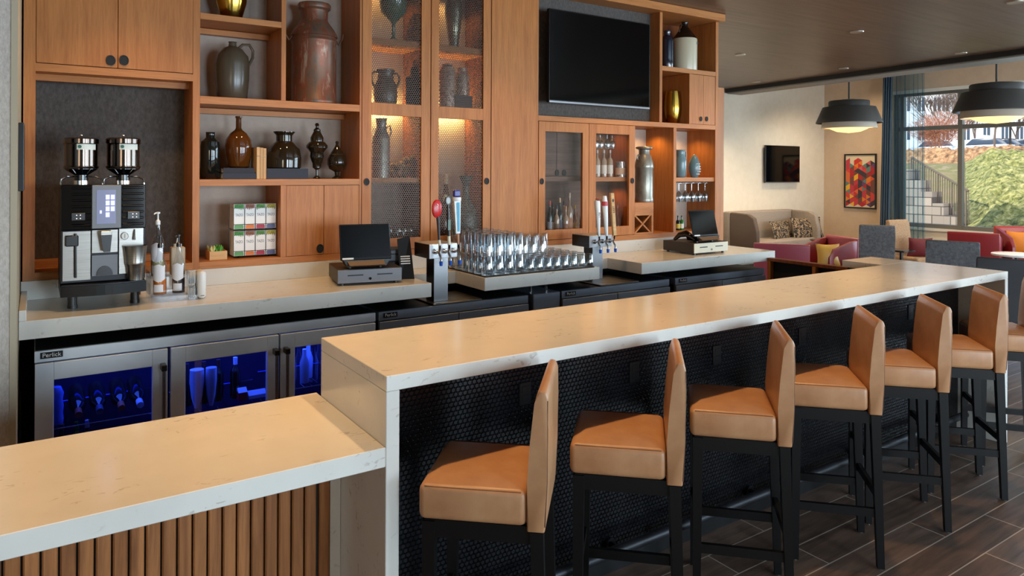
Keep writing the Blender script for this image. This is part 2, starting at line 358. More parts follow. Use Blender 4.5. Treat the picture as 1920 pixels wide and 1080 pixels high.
def window(n, m, x, ys, z0, z1, horiz, pane):
    mb = MB()
    for y in ys: mb.box(x+.05, x+.14, y-.035, y+.035, z0, z1)
    y0, y1 = min(ys), max(ys)
    for z in horiz: mb.box(x+.06, x+.13, y0, y1, z-.035, z+.035)
    w = mb.build('window_%d' % n, m); struct(w)
    MB().box(x+.09, x+.10, y0, y1, z0, z1).build('pane', pane, w)
    return w
window(1, FRM, XB, [wy1-.04]+ms+[wy0+.04], .70, 3.115, [.735, onX(1735, 240, XB).z, 3.08], PANE)
window(2, FRM, XB, [-3.06, -1.4, .3, 2.0, 3.66], .66, 3.115, [.69, 2.45, 3.08], PANE)  # added unseen window, put in to bring more daylight onto the ceiling
# front wall behind the viewpoint, four unseen windows placed and sized for the light
WX = [(-3.9, -1.9), (1.55, 3.05), (4.0, 6.6), (7.0, 9.6)]
q = [(-4.3, XB+.3, -4.95, -4.7, 0, .12), (-4.3, XB+.3, -4.95, -4.7, 2.5, 3.87)]; xs = [-4.3]+[a for w in WX for a in w]+[XB+.3]
for i in range(0, len(xs), 2): q.append((xs[i], xs[i+1], -4.95, -4.7, .12, 2.5))
slab('wall_front', CREAM, *q)
for i, (a, b) in enumerate(WX):
    mb = MB()
    for x in (a+.03, (a+b)/2, b-.03): mb.box(x-.03, x+.03, -4.76, -4.70, .12, 2.5)
    for z in (.15, 1.0, 2.47): mb.box(a, b, -4.76, -4.70, z-.03, z+.03)
    struct(mb.build('window_%d' % (i+3), FRM))

# ================================================================ BAR COUNTERS
X0, X1, YF, YB = .8755, 5.0543, 1.9807, 2.566
bar = thing('bar_counter', 'long white quartz bar top with waterfall ends, tan leather stools along it', 'bar counter', (3, 2.3, 0))
mb = MB(); mb.box(X0, X1, YF, YB, 1.023, 1.07, .002); mb.box(4.69, X1, YB+.0005, 2.86, 1.023, 1.07, .002); mb.build('counter_top', QZ, bar)
MB().box(X0, X0+.044, YF, YB, 0, 1.0225, .002).build('waterfall_panel', QZ, bar)
MB().box(X1-.04, X1, YF, YB, 0, 1.0225, .002).build('waterfall_panel', QZ, bar)
mb = MB(); mb.box(X0+.046, X1-.042, 2.25, 2.28, .10, 1.0215); MBt = mb.build('tiled_front', TILE, bar)
MB().box(X0+.046, X1-.042, 2.282, 2.50, .0, 1.0215).build('core', MATTEB, bar)
MB().box(X0+.046, X1-.042, 2.256, 2.281, .0, .098).build('kick_plate', BLACKP, bar)
mb = MB(); mb.box(4.72, X1-.03, YB+.002, 2.84, 0, 1.022); mb.build('return_panel', MATTEB, bar)
for u, vv in ((985, 738), (1190, 697), (1345, 665), (1505, 630), (1708, 585)):
    p = onY(u, vv, 2.245); mb = MB(); mb.box(p.x-.028, p.x+.028, 2.243, 2.2495, p.z-.045, p.z+.045, .003)
    o = mb.build('outlet', BLACKP, bar); mb = MB(); mb.box(p.x-.017, p.x+.017, 2.241, 2.2428, p.z+.004, p.z+.03, .001); mb.box(p.x-.017, p.x+.017, 2.241, 2.2428, p.z-.03, p.z-.004, .001); mb.build('socket', BLACKP, o)
rl = thing('foot_rail', 'dark metal foot rail tube running low along the black tiled bar front', 'foot rail', (3, 2.12, 0))
MB().tube([(1.0, 2.175, .14), (4.95, 2.175, .14)], .021, 12).build('rail_tube', DSTEEL, rl, True)
for x in (1.15, 2.0, 2.9, 3.8, 4.75):
    MB().tube([(x, 2.175, .14), (x, 2.21, .13), (x, 2.24, .13)], .012, 8).lathe([(.028, 2.235), (.028, 2.249)], (x, 0, .13), 12, 'y').build('bracket', DSTEEL, rl, True)
low = thing('lower_counter', 'lower white quartz counter on ribbed walnut front, joining the tall bar end', 'counter', (-.3, 2.3, 0))
MB().box(-1.9, X0-.001, YF, 2.61, .7987, .858, .002).build('counter_top', QZ, low)
MB().box(-1.9, X0-.002, 2.372, 2.56, 0, .798).build('core', MATTEB, low)
for i in range(60):
    x = .84-i*.0432
    if x < -1.85: break
    if i == 0: xs_ = (.802, .838)
    else: xs_ = (x-.0432, x-.0432+.0375)
    mb = MB(); mb.prism([(xs_[0], 2.371), (xs_[0], 2.360), (xs_[0]+.004, 2.356), (xs_[1]-.004, 2.356), (xs_[1], 2.360), (xs_[1], 2.371)], .02, .797, 'xy'); mb.build('slat', SLAT, low)
MB().box(.8385, X0-.0015, 2.356, 2.50, 0, .798).build('end_stile', QZ, low)

# ================================================================ BACK COUNTERS
def counter(name, label, x0, x1, y0, y1, extra=None):
    t = thing(name, label, 'counter', ((x0+x1)/2, y0+.2, 0)); mb = MB(); mb.box(x0, x1, y0, y1, .932, 1.014, .002); mb.build('counter_top', QZ, t); return t
KY = 3.79; BY = 4.405
lc = counter('back_counter', 'white quartz back counter under the coffee machine, raised lip at its left end', -.058, 1.962, KY, BY)
MB().box(-.058, -.030, KY, BY+.02, 1.0145, 1.062, .002).build('side_lip', QZ, lc)
MB().box(-.058, 2.03, BY-.02, BY, 1.0145, 1.110, .001).build('backsplash', QZ, lc)
MB().box(1.963, 2.333, 4.16, BY, .932, 1.014, .002).build('recessed_top', QZ, lc)
gc = counter('glassware_counter', 'short white quartz counter carrying the washed glasses on a black mat', 2.3335, 3.2720, KY, BY-.022)
rc = counter('register_counter', 'white quartz counter under the second cash register, right of the taps', 3.673, 5.223, KY, BY)
MB().box(3.273, 3.672, 4.16, BY, .932, 1.014, .002).build('recessed_top', QZ, rc)
MB().box(2.031, 4.52, BY-.02, BY, 1.0145, 1.110, .001).build('backsplash', QZ, rc)
# cabinets below the shelving, hidden behind coolers: dark carcass
bk = thing('counter_carcass', 'black recessed carcass behind the undercounter coolers', 'cabinet', (2.6, 4.4, 0))
MB().box(-.055, 5.15, 4.36, 4.40, 0, .931).build('carcass_panel', MATTEB, bk)

# ================================================================ UNDERCOUNTER COOLERS
SHADEDST = mat('solid_door_steel', (140, 150, 164), .4, .5)  # same steel darkened: dim reflections of the bar back put into the colour
def cooler_body(x0, x1, label, name='undercounter_cooler', grp=None):
    CS = COOLST if x0 < 1 else SHADEDST
    t = thing(name, label, 'cooler', ((x0+x1)/2, 4.05, 0))
    mb = MB(); mb.box(x0, x0+.02, 3.822, 4.34, .05, .822); mb.box(x1-.02, x1, 3.822, 4.34, .05, .822); mb.box(x0+.02, x1-.02, 4.32, 4.34, .05, .822); mb.box(x0+.02, x1-.02, 3.83, 4.32, .05, .09)
    mb.build('cabinet_body', BLACKP, t)
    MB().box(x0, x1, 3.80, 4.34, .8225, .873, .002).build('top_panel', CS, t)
    MB().box(x0+.004, x1-.004, 3.812, 4.34, .8733, .8745).build('top_cover', mat('black_laminate', (14, 13, 13), .5), t)
    MB().box(x0+.01, x1-.01, 3.87, 4.3, 0, .05).build('toe_kick', MATTEB, t)
    return t
def badge(t, x, w=.085):
    b = MB().box(x, x+w, 3.7955, 3.7995, .838, .866).build('badge', BLACKP, t); return text('Perlick', .026, (x+w/2, 3.7945, .852), WHITEP, b)
def door(t, x0, x1, glass=None, handle=None):
    z0, z1 = .10, .818; name = 'cooler_door'
    mb = MB()
    if glass:
        a, b = glass; gt = .740; gb = .22
        mb.box(x0, a, 3.79, 3.82, z0, z1, .002); mb.box(b, x1, 3.79, 3.82, z0, z1, .002); mb.box(a, b, 3.79, 3.82, gt, z1, .002); mb.box(a, b, 3.79, 3.82, z0, gb, .002)
    else: mb.box(x0, x1, 3.79, 3.82, z0, z1, .002)
    d = mb.build(name, COOLST if glass else SHADEDST, t)
    if glass: MB().box(a, b, 3.805, 3.809, gb, gt).build('glass_pane', COOLPANE, d)
    if handle:
        hb = MB(); hb.tube([(handle, 3.745, .30), (handle, 3.745, .745)], .009, 10); hb.build('handle', STEEL, d, True)
        hb = MB(); hb.box(handle-.012, handle+.012, 3.735, 3.79, .722, .752, .003); hb.box(handle-.012, handle+.012, 3.735, 3.79, .29, .32, .003); hb.build('handle_mount', BLACKP, d)
    return d
c1 = cooler_body(0, 1.612, 'glass-door cooler glowing blue under the coffee machine counter')
badge(c1, .022)
door(c1, .002, .536, (.073, .470), .515); door(c1, .550, 1.066, (.616, 1.007), 1.045); door(c1, 1.075, 1.608, (1.151, 1.54), 1.10)
for x in (.543, 1.07): MB().box(x-.004, x+.004, 3.815, 3.83, .1, .82).build('mullion', BLACKP, c1)
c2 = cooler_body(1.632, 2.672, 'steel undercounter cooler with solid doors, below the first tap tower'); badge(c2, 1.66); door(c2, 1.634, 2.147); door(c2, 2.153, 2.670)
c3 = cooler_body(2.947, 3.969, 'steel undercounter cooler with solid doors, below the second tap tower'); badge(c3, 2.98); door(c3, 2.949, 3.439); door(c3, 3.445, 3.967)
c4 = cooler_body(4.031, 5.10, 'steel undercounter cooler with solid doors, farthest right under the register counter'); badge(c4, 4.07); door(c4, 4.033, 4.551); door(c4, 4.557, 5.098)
ib = thing('ice_bin', 'narrow steel ice bin between two coolers, two short pipes above it', 'ice bin', (2.82, 4.05, 0))
MB().box(2.714, 2.934, 3.80, 4.34, .03, .873, .004).build('bin_body', SHADEDST, ib)
for x in (2.73, 2.86): MB().tube([(x, 3.86, .874), (x, 3.86, .931)], .009, 10).build('pipe', CHROME, ib, True)
# blue lamps inside the glass-door cooler
for x in (.29, .81, 1.34):
    d_ = MB().box(x-.2, x+.2, 4.29, 4.31, .795, .812).build('led_strip', mat('blue_led', (20, 40, 255), emit=(20, 40, 255), estr=4), c1)
    light('cooler_blue_lamp', 'AREA', (x, 3.98, .80), 2.4, (.06, .15, 1.0), shape='RECTANGLE', size=.36, size_y=.2)
BLUEIN = mat('cooler_liner', (26, 34, 70), .35); mb = MB(); mb.box(.022, 1.59, 4.312, 4.319, .09, .82); mb.build('liner', BLUEIN, c1)
for i, (a, b) in enumerate(((.024, .538), (.548, 1.066), (1.076, 1.588))):
    for z in ((.50, .28) if i != 1 else (.46, .28)):
        mb = MB()
        for k in range(12): x = a+.02+(b-a-.04)*k/11; mb.tube([(x, 3.85, z), (x, 4.29, z)], .0018, 4)
        mb.tube([(a+.01, 3.85, z), (b-.01, 3.85, z)], .003, 5); mb.tube([(a+.01, 4.29, z), (b-.01, 4.29, z)], .003, 5); mb.build('wire_shelf', CHROME, c1)
# wine bottles lying on the upper wire shelf, necks towards the door
WB = [(.0, .0), (.034, .004), (.037, .02), (.037, .19), (.030, .215), (.014, .245), (.013, .285), (.015, .287), (.015, .30), (0, .301)]
def winebottle(name, label, m, grp=None, cap=(150, 60, 60), sc=1.0, cat='bottle', lab=(222, 220, 210), upright=True):
    t = thing(name, label, cat, (0, 0, 0), group=grp)
    MB().lathe([(r*sc, h*sc) for r, h in WB[:-3]], seg=20).build('bottle_body', m, t, True, world=False)
    MB().lathe([(.0155*sc, .25*sc), (.0158*sc, .302*sc), (0, .303*sc)], seg=14).build('capsule', mat('capsule_%d_%d_%d' % cap, cap, .4), t, True, world=False)
    if lab: MB().lathe([(.0376*sc, .06*sc), (.0376*sc, .15*sc)], seg=20, cap=False).build('paper_label', mat('label_%d_%d_%d' % lab, lab, .6), t, True, world=False)
    return t
wn_ = [(150, 262, (150, 70, 50), 'copper capsule, first from the left'), (190, 262, (70, 70, 90), 'dark capsule, second from the left'), (231, 262, (170, 90, 60), 'copper capsule, third from the left'), (266, 262, (210, 210, 230), 'white capsule, last on the right')]
for u, _, cap, ll in wn_:
    x = XY(u, 3.88); t = winebottle('wine_bottle', 'wine bottle lying in the cooler under the coffee machine, '+ll, DARKG, 'wine bottles lying in the cooler', cap, 1.0, lab=None)
    t.rotation_euler = (rad(98), 0, 0); t.location = (x, 4.19, .577)
    o = MB().tube([(x-.04, 3.9, .56), (x-.045, 3.9, .66)], .0018, 5)
for k, (u, m, cap, ll) in enumerate(((118, DARKG, (60, 60, 60), 'dark one at the left'), (146, mat('green_glass', (30, 110, 30), .08, spec=.8), (40, 130, 40), 'green one'), (166, NAVYG, (200, 210, 240), 'slim one with a pale cap'))):
    t = winebottle('beer_bottle', 'bottle standing below the wine in the lit cooler, '+ll, m, 'bottles on the lower cooler shelf', cap, .66, lab=(200, 205, 225) if k == 0 else None); t.location = (XY(u, 3.95), 3.95, .288)
TUMB = [(0, 0), (.026, 0), (.031, .075), (.0295, .075), (.025, .004), (0, .004)]
for k, u in enumerate((213, 236, 262)):
    t = MB().lathe(TUMB, seg=18).build('tumbler', CLEAR, None, True); tag(t, 'clear tumbler chilling at the right of the lower shelf in the lit cooler', 'glass', 'tumblers in the cooler'); t.location = (XY(u, 3.95), 3.95, .287)
t = MB().lathe([(.0, 0), (.03, 0), (.032, .02), (.028, .05), (.032, .08), (.027, .11), (.032, .14), (.02, .17), (0, .172)], seg=18).build('ribbed_bottle', mat('blue_clear_plastic', (110, 140, 235), .15, trans=.3), None, True)
tag(t, 'ribbed clear water bottle at the far left of the lit wine shelf', 'bottle'); t.location = (XY(107, 3.92), 3.92, .504)
# middle door contents
BW = mat('bluish_white_plastic', (215, 220, 245), .4)
for k, (u, w, vt, ll) in enumerate(((371, 26, 702, 'larger one on the left'), (398, 20, 712, 'smaller one on the right'))):
    x = XY(u, 3.93); r = w/2*depth((x, 3.93, .6))/FPX; z1 = onY(u, vt, 3.93).z
    t = MB().lathe([(0, .463), (r*.3, .463), (r*.75, .52), (r, .60), (r*.95, .66), (r*.45, z1-.02), (r*.4, z1), (0, z1)], seg=18).build('juice_carafe', BW, None, True)
    t['label'] = 'pale plastic jug in the middle cooler door, '+ll; t['category'] = 'jug'; t['group'] = 'jugs in the lit cooler'; t.location = (x, 3.93, 0)
for k, (u, ll) in enumerate(((352, 'far left behind the door'), (384, 'between the two pale jugs'), (411, 'right of the pale jugs'), (443, 'with the white cap'))):
    t = winebottle('wine_bottle', 'dark wine bottle standing in the middle of the lit cooler, '+ll, DARKG, 'standing bottles in the middle cooler', (220, 225, 245) if k == 3 else (60, 30, 30), .72, lab=None); x = XY(u, 3.99); t.location = (x, 3.99, .463)
for (u, w, v1, c, ll) in ((455, 16, 728, (200, 30, 60), 'red and white'), (482, 32, 732, (225, 215, 240), 'pale with a printed front')):
    p = onY(u, v1, 3.93); hw = w/2*depth(p)/FPX; t = thing('juice_carton', ll+' carton on the shelf of the lit middle cooler', 'carton', (p.x, 3.95, .463))
    MB().box(p.x-hw, p.x+hw, 3.92, 3.98, .463, p.z-.02, .002).build('carton_body', mat('carton_%d' % c[0], c, .5), t)
    MB().prism([(3.92, p.z-.02), (3.98, p.z-.02), (3.95, p.z)], p.x-hw, p.x+hw, 'yz').build('gable_top', mat('carton_top', (225, 225, 240), .5), t)
# bags of ice-like glass in the third section
for k in range(14):
    x = 1.12+(k % 7)*.062+random.uniform(-.01, .01); y = 3.93+.09*(k//7)
    t = MB().lathe([(0, 0), (.024, 0), (.026, .11), (.012, .15), (.012, .185), (0, .185)], seg=14).build('water_bottle', ACRYL if k % 2 else BW, None, True)
    t['label'] = 'clear water bottle standing behind the rightmost glass cooler door'; t['category'] = 'bottle'; t['group'] = 'water bottles in the rightmost lit cooler'; t.location = (x, y, .504)

# ================================================================ SHELVING WALL
CYF = 4.39; CB = 4.73
SH = dict(base=(1.111, 1.151), s3=(1.588, 1.626), s2=(2.061, 2.105), s0=(2.546, 2.582))
def knob(parent, x, z, y=CYF, r=.021, rz=.026):
    mb = MB(); mb.lathe([(r, y-.006), (r*1.0, y-.001)], (x, 0, z), 24, 'y', rz/r); o = mb.build('finger_pull', MATTEB, parent, True)
    mb = MB(); pts = [(x+r*math.cos(a), y-.0065, z+rz*math.sin(a)) for a in [2*PI*i/24 for i in range(24)]]; mb.tube(pts, .0022, 6, True); mb.build('ring', DSTEEL, o, True); return o
# -- coffee niche unit
u1 = thing('wall_cabinet', 'oak wall cabinet with two plain doors above the dark coffee niche', 'cabinet', (.37, 4.55, 1.111))
for q in ((-.052, 0), (.745, .782)): MB().box(*q, CYF, CB+.03, 1.111, 3.05).build('side_panel', OAK, u1)
for q in ((0, .745, CYF, CB, 2.185, 2.225), (0, .745, CYF+.12, CYF+.16, 2.150, 2.1845), (0, .745, CYF, CB, *SH['base']), (0, .745, 4.58, 4.67, 1.1515, 1.19)): MB().box(*q).build('rail', OAKH, u1)
MB().box(0, .745, 4.672, 4.70, 1.152, 2.184).build('back_panel', CHAR, u1)
MB().box(0.001, .744, CYF+.03, CB, 2.226, 3.05).build('carcass', OAKD, u1)
for a, b, kx in ((.002, .3675, .335), (.3705, .743, .398)):
    d = MB().box(a, b, CYF-.002, CYF+.022, 2.229, 3.048, .001).build('door', OAK, u1); p = onY(206 if kx < .36 else 233, 113.5, CYF); knob(d, kx, p.z, CYF-.002)
# -- open shelving unit
u2 = thing('shelving_unit', 'oak open shelving unit of vases and tea boxes, left of the wire-mesh doors', 'shelf', (1.27, 4.55, 1.111))
xa, xb = .7825, 1.757
mb = MB(); mb.box(1.746, xb, CYF, CB, 1.111, 3.05); mb.build('side_panel', OAK, u2)
MB().box(1.243, 1.270, CYF, CB-.001, 2.1055, 3.05).build('upright', OAK, u2)
MB().box(1.243, 1.276, CYF, CB-.001, 1.1515, 1.5875).build('upright', OAK, u2)
for n, (a, b) in SH.items():
    x1 = 1.2425 if n == 's0' else 1.7455
    MB().box(xa, x1, CYF, CB-.001, a, b, .0008).build('shelf', OAKH, u2)
for z in (2.51, 2.025): MB().box(xa, 1.2425 if z > 2.3 else 1.7455, 4.66, 4.70, z, z+.033).build('cleat', OAKH, u2)
MB().box(xa, 1.7455, CB, CB+.012, 1.111, 3.05).build('back_panel', TAUPE, u2)
MB().box(1.2765, 1.7455, CYF+.03, CB-.002, 1.1515, 1.5875).build('carcass', OAKD, u2)
for a, b in ((1.2785, 1.511), (1.514, 1.744)):
    d = MB().box(a, b, CYF+.003, CYF+.025, 1.153, 1.586, .001).build('door', OAK, u2)
    if a < 1.4: p = onY(600, 466, CYF); knob(d, p.x, p.z, CYF+.003)
# -- cabinet with wire-mesh doors
u3 = thing('display_cabinet', 'oak display cabinet with two tall wire-mesh doors, lit amber inside', 'cabinet', (2.25, 4.55, 1.111))
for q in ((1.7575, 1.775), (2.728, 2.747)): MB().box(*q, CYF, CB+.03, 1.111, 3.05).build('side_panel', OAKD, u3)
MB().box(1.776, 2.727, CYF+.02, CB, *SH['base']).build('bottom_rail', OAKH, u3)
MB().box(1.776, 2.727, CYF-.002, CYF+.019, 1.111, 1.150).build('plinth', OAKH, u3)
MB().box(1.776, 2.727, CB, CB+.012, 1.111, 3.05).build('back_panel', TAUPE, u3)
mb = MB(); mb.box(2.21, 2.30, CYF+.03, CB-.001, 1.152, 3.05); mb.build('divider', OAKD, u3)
SHZ = [(1.60, 1.632), (2.085, 2.125), (2.52, 2.56)]
for a, b in ((1.776, 2.209), (2.301, 2.727)):
    for k, (z0, z1) in enumerate(SHZ):
        if k == 0 and a > 2: continue
        MB().box(a, b, CYF+.03, CB-(.05 if k == 1 else .001), z0, z1).build('shelf', OAKH, u3)
for a, b, x0_, x1_, kx in ((1.762, 2.255, 1.826, 2.186, 1.793), (2.261, 2.744, 2.321, 2.680, 2.711)):
    d = MB(); z0, z1 = 1.153, 3.048
    d.box(a, x0_, CYF-.004, CYF+.02, z0, z1, .001); d.box(x1_, b, CYF-.004, CYF+.02, z0, z1, .001)
    for q0, q1 in ((z0, 1.229), (2.045, 2.127), (3.0, z1)): d.box(x0_, x1_, CYF-.004, CYF+.02, q0, q1, .001)
    d = d.build('door', OAK, u3); MB().box(x0_, x1_, CYF+.008, CYF+.0092, 1.229, 3.0).build('wire_mesh', MESH, d); knob(d, kx, onY(688, 341, CYF).z, CYF-.004, .017, .022)
AMB = (1.0, .58, .18)
AMBL = (1.0, .66, .20)
for a, b in ((1.80, 2.195), (2.315, 2.71)):
    MB().box(a, b, CB-.045, CB-.03, 2.098, 2.112).build('led_strip', mat('amber_lens', (255, 200, 110), emit=(255, 196, 90), estr=6), u3)
    for rx, z, e in ((0, 2.094, 3.2), (PI, 2.117, 2.6)): light('led_strip_glow', 'AREA', ((a+b)/2, CB-.038, z), e, AMBL, shape='RECTANGLE', size=b-a-.03, size_y=.02, rot=(rx, 0, 0))
    light('shelf_lamp_beam', 'SPOT', ((a+b)/2, 4.62, 3.0), 5, AMB, spot_size=rad(120), spot_blend=.6, shadow_soft_size=.025)
# -- plain tall panel
u4 = thing('wall_panel', 'plain tall oak panel between the mesh doors and the television', 'panel', (2.95, 4.4, 1.111))
MB().box(2.7505, 3.160, CYF-.004, CB, 1.151, 3.05, .001).build('panel_face', OAK, u4); MB().box(2.7505, 3.160, CYF, CB, 1.111, 1.1505).build('plinth', OAKH, u4)
# -- television and glass door unit
u5 = thing('media_cabinet', 'large oak cabinet framing the television, with glass doors and open bays below', 'cabinet', (4.2, 4.55, 1.111))
XR = 5.205
mb = MB(); mb.box(5.169, XR, CYF, CB+.03, 1.111, 3.05); mb.build('side_panel', OAK, u5)
MB().box(3.1605, 3.172, CYF, CB, 1.111, 3.05).build('side_panel', OAK, u5)
MB().box(4.455, 4.486, CYF, CB, 2.1045, 3.05).build('upright', OAK, u5)
MB().box(4.629, 4.663, CYF, CB, 1.1515, 2.0635).build('upright', OAK, u5)
MB().box(4.824, 4.850, CYF, CB, 2.1045, 2.551).build('upright', OAK, u5)
MB().box(3.1725, 5.1685, CYF, CB, 2.064, 2.104, .0008).build('rail', OAKH, u5)
MB().box(4.4865, 5.1685, CYF, CB, 2.552, 2.592, .0008).build('shelf', OAKH, u5)
MB().box(4.6635, 5.1685, CYF+.01, CB, 1.591, 1.628, .0008).build('shelf', OAKH, u5)
MB().box(3.1725, 5.1685, CYF, CB, *SH['base']).build('bottom_rail', OAKH, u5)
MB().box(3.1725, 4.4545, 4.505, 4.53, 2.105, 3.05).build('television_panel', CHAR, u5)
MB().box(3.1725, 5.1685, CB, CB+.012, 1.111, 2.06).build('back_panel', TAUPE, u5)
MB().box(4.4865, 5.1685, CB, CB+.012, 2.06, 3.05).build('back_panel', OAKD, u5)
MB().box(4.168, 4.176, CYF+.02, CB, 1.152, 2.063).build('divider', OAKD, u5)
for a, b, x0_, x1_, kx in ((3.176, 3.668, 3.238, 3.605, 3.203), (3.672, 4.168, 3.743, 4.102, 4.135)):
    d = MB(); z0, z1 = 1.155, 2.060
    d.box(a, x0_, CYF-.004, CYF+.02, z0, z1, .001); d.box(x1_, b, CYF-.004, CYF+.02, z0, z1, .001)
    for q0, q1 in ((z0, 1.229), (1.985, z1)): d.box(x0_, x1_, CYF-.004, CYF+.02, q0, q1, .001)
    d = d.build('door', OAK, u5); MB().box(x0_, x1_, CYF+.008, CYF+.011, 1.229, 1.985).build('glass_pane', CABPANE, d); knob(d, kx, onY(1015, 340, CYF).z, CYF-.004, .015, .022)
MB().box(3.1725, 3.705, 4.56, CB-.001, 1.640, 2.062).build('drawer_box', BROWNDRAWER, u5)
for a, b, kx in ((3.20, 3.466, 0), (3.47, 3.70, 1)):
    d = MB().box(a, b, 4.545, 4.559, 1.645, 2.055, .001).build('inner_door', BROWNDRAWER, u5); p = onY(1044 if not kx else 1057, 324, 4.545); knob(d, p.x, p.z, 4.545, .018, .024)
MB().box(3.1725, 3.705, 4.52, CB-.001, 1.600, 1.638).build('inner_shelf', BROWNDRAWER, u5)
MB().box(3.725, 4.165, 4.44, 4.7145, 1.598, 1.632).build('inner_shelf', OAKH, u5)
MB().box(3.1725, 3.705, 4.69, CB-.001, 1.152, 1.599).build('inner_back', BROWNDRAWER, u5)
MB().box(3.7055, 4.1675, 4.715, CB-.001, 1.152, 2.062).build('inner_back', BROWNDRAWER, u5)
for x, z in ((3.95, 2.05), (3.95, 1.59), (4.40, 2.05), (4.9, 2.05)):
    light('shelf_lamp_beam', 'SPOT', (x+.1, 4.58, z-.004), 3.0, AMB, spot_size=rad(140), spot_blend=.7, shadow_soft_size=.02)
for a, b in ((4.852, 5.010), (5.012, 5.1675)):
    d = MB().box(a, b, CYF+.003, CYF+.02, 2.1065, 2.549, .001).build('door', OAK, u5); p = onY(1314 if a < 4.9 else 1325, 223, CYF); knob(d, p.x, p.z, CYF+.003, .014, .020)
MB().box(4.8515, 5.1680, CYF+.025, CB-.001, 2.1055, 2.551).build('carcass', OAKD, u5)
wr = MB(); x0_, x1_ = 4.178, onY(1226, 400, CYF).x; zt = onY(1208, 380, CYF).z; zx = onY(1208, 404, CYF).z
wr.box(x0_, x1_, CYF+.005, 4.70, zx, zt); wr.box(x1_-.022, x1_, CYF+.005, 4.70, 1.152, zx); wr.box(x0_, x1_-.022, CYF+.005, 4.70, 1.152, 1.165)
wr.hexa([(x0_, CYF+.01, 1.165), (x0_+.02, CYF+.01, 1.165), (x0_+.02, 4.6, 1.165), (x0_, 4.6, 1.165), (x1_-.042, CYF+.01, zx), (x1_-.022, CYF+.01, zx), (x1_-.022, 4.6, zx), (x1_-.042, 4.6, zx)])
wr.hexa([(x1_-.042, CYF+.012, 1.165), (x1_-.022, CYF+.012, 1.165), (x1_-.022, 4.59, 1.165), (x1_-.042, 4.59, 1.165), (x0_, CYF+.012, zx), (x0_+.02, CYF+.012, zx), (x0_+.02, 4.59, zx), (x0_, 4.59, zx)])
wr = tag(wr.build('wine_rack', OAKH, None, origin=(4.27, 4.5, 1.152)), 'small oak wine rack with a crossed opening, under the tin milk can', 'wine rack'); RACKTOP = zt
cr = MB(); cr.box(2.70, 5.235, CYF-.055, CB+.03, 3.051, 3.1165, .002); cr.box(-.052, 2.699, CYF-.055, CB+.03, 3.051, 3.1165, .002); cr = cr.build('cornice', OAKH, None, origin=(2.6, 4.5, 3.05)); tag(cr, 'projecting oak cornice along the top of the shelving wall', 'cornice')
# -- televisions
def tv(name, label, p0, p1, y0, y1):
    t = thing(name, label, 'television', ((p0[0]+p1[0])/2, y1, p1[1])); MB().box(p0[0], p1[0], y0, y0+.035, p1[1], p0[1], .004).build('bezel', BLACKP, t)
    MB().box(p0[0]+.008, p1[0]-.008, y0-.002, y0-.0002, p1[1]+.018, p0[1]-.008).build('screen', SCREENB, t)
    MB().box(p0[0]+.2*(p1[0]-p0[0]), p1[0]-.2*(p1[0]-p0[0]), y0+.0352, y1+.003, p1[1]+.1, p0[1]-.1).build('wall_mount', BLACKP, t)
    MB().box(p0[0]+.002, p1[0]-.002, y0-.003, y0+.0, p1[1]-.001, p1[1]+.012).build('lower_trim', mat('satin_silver', (150, 150, 154), .3, .8), t); return t
TY = 4.36
a, b = onY(1030, 14.5, TY), onY(1218, 204.5, TY); tv('television', 'big black television recessed in the oak wall, switched off', (a.x, a.z), (b.x, b.z), TY, 4.50)
a, b = onY(1436, 272, 8.28), onY(1499.5, 342, 8.28); tv('television', 'small black television on the cream lounge wall above the grey settee', (a.x, a.z), (b.x, b.z), 8.28, 8.345)
# ================================================================ POTS, BOTTLES AND JARS ON THE SHELVES
def spot(uc, vt, wpx, z0, Y):
    p = onY(uc, vt, Y); D = depth(p); return p.x, p.z-z0, wpx/2*D/FPX
def pot(name, label, cat, uc, vt, wpx, z0, Y, prof, m, part='body', group=None, seg=30, single=False):
    x, h, r = spot(uc, vt, wpx, z0, Y); t = thing(name, label, cat, (x, Y, z0), group=group)
    o = MB().lathe([(a*r, b*h) for a, b in prof], seg=seg).build(part, m, t, True, world=False)
    return t, x, h, r
def handle(t, pts, rad_, m, name='handle'): return MB().tube(pts, rad_, 8).build(name, m, t, True, world=False)
def arc(cx, cz, rx, rz, a0, a1, n=10, y=0): return [(cx+rx*math.cos(rad(a0+(a1-a0)*i/n)), y, cz+rz*math.sin(rad(a0+(a1-a0)*i/n))) for i in range(n+1)]
RY = (CR.x, CR.y, 0)
VB = [(0, 0), (.5, 0), (.62, .04), (.9, .3), (1, .6), (.92, .82), (.6, .97), (.5, 1), (.44, .98)]
pot('gold_vase', 'round gold-coloured vase on the topmost open shelf, cut off by the picture edge', 'vase', 434, -75, 60, 2.582, 4.56, VB, GOLD)
JUG = [(0, 0), (.80, 0), (.86, .02), (.97, .35), (1, .6), (.92, .76), (.55, .885), (.24, .925), (.21, .985), (.26, 1), (.15, 1)]
t, x, h, r = pot('stoneware_jug', 'tall grey-brown stoneware jug with a loop handle beside the rusted milk can', 'jug', 436, 79, 61, 2.105, 4.56, JUG, STONE)
handle(t, [(r*.35, 0, h*.90), (r*.6, 0, h*.97), (r*1.0, 0, h*.98), (r*1.22, 0, h*.88), (r*1.2, 0, h*.76), (r*.97, 0, h*.62)], .0085, STONE)
CAN = [(0, 0), (.97, 0), (1, .015), (1, .04), (.97, .05), (.96, .60), (1.0, .615), (1.0, .63), (.97, .64), (.95, .665), (1.02, .672), (1.0, .69), (.88, .74), (.62, .82), (.58, .84), (.60, .93), (.70, .95), (.72, .985), (.68, 1), (.55, 1), (.52, .93)]
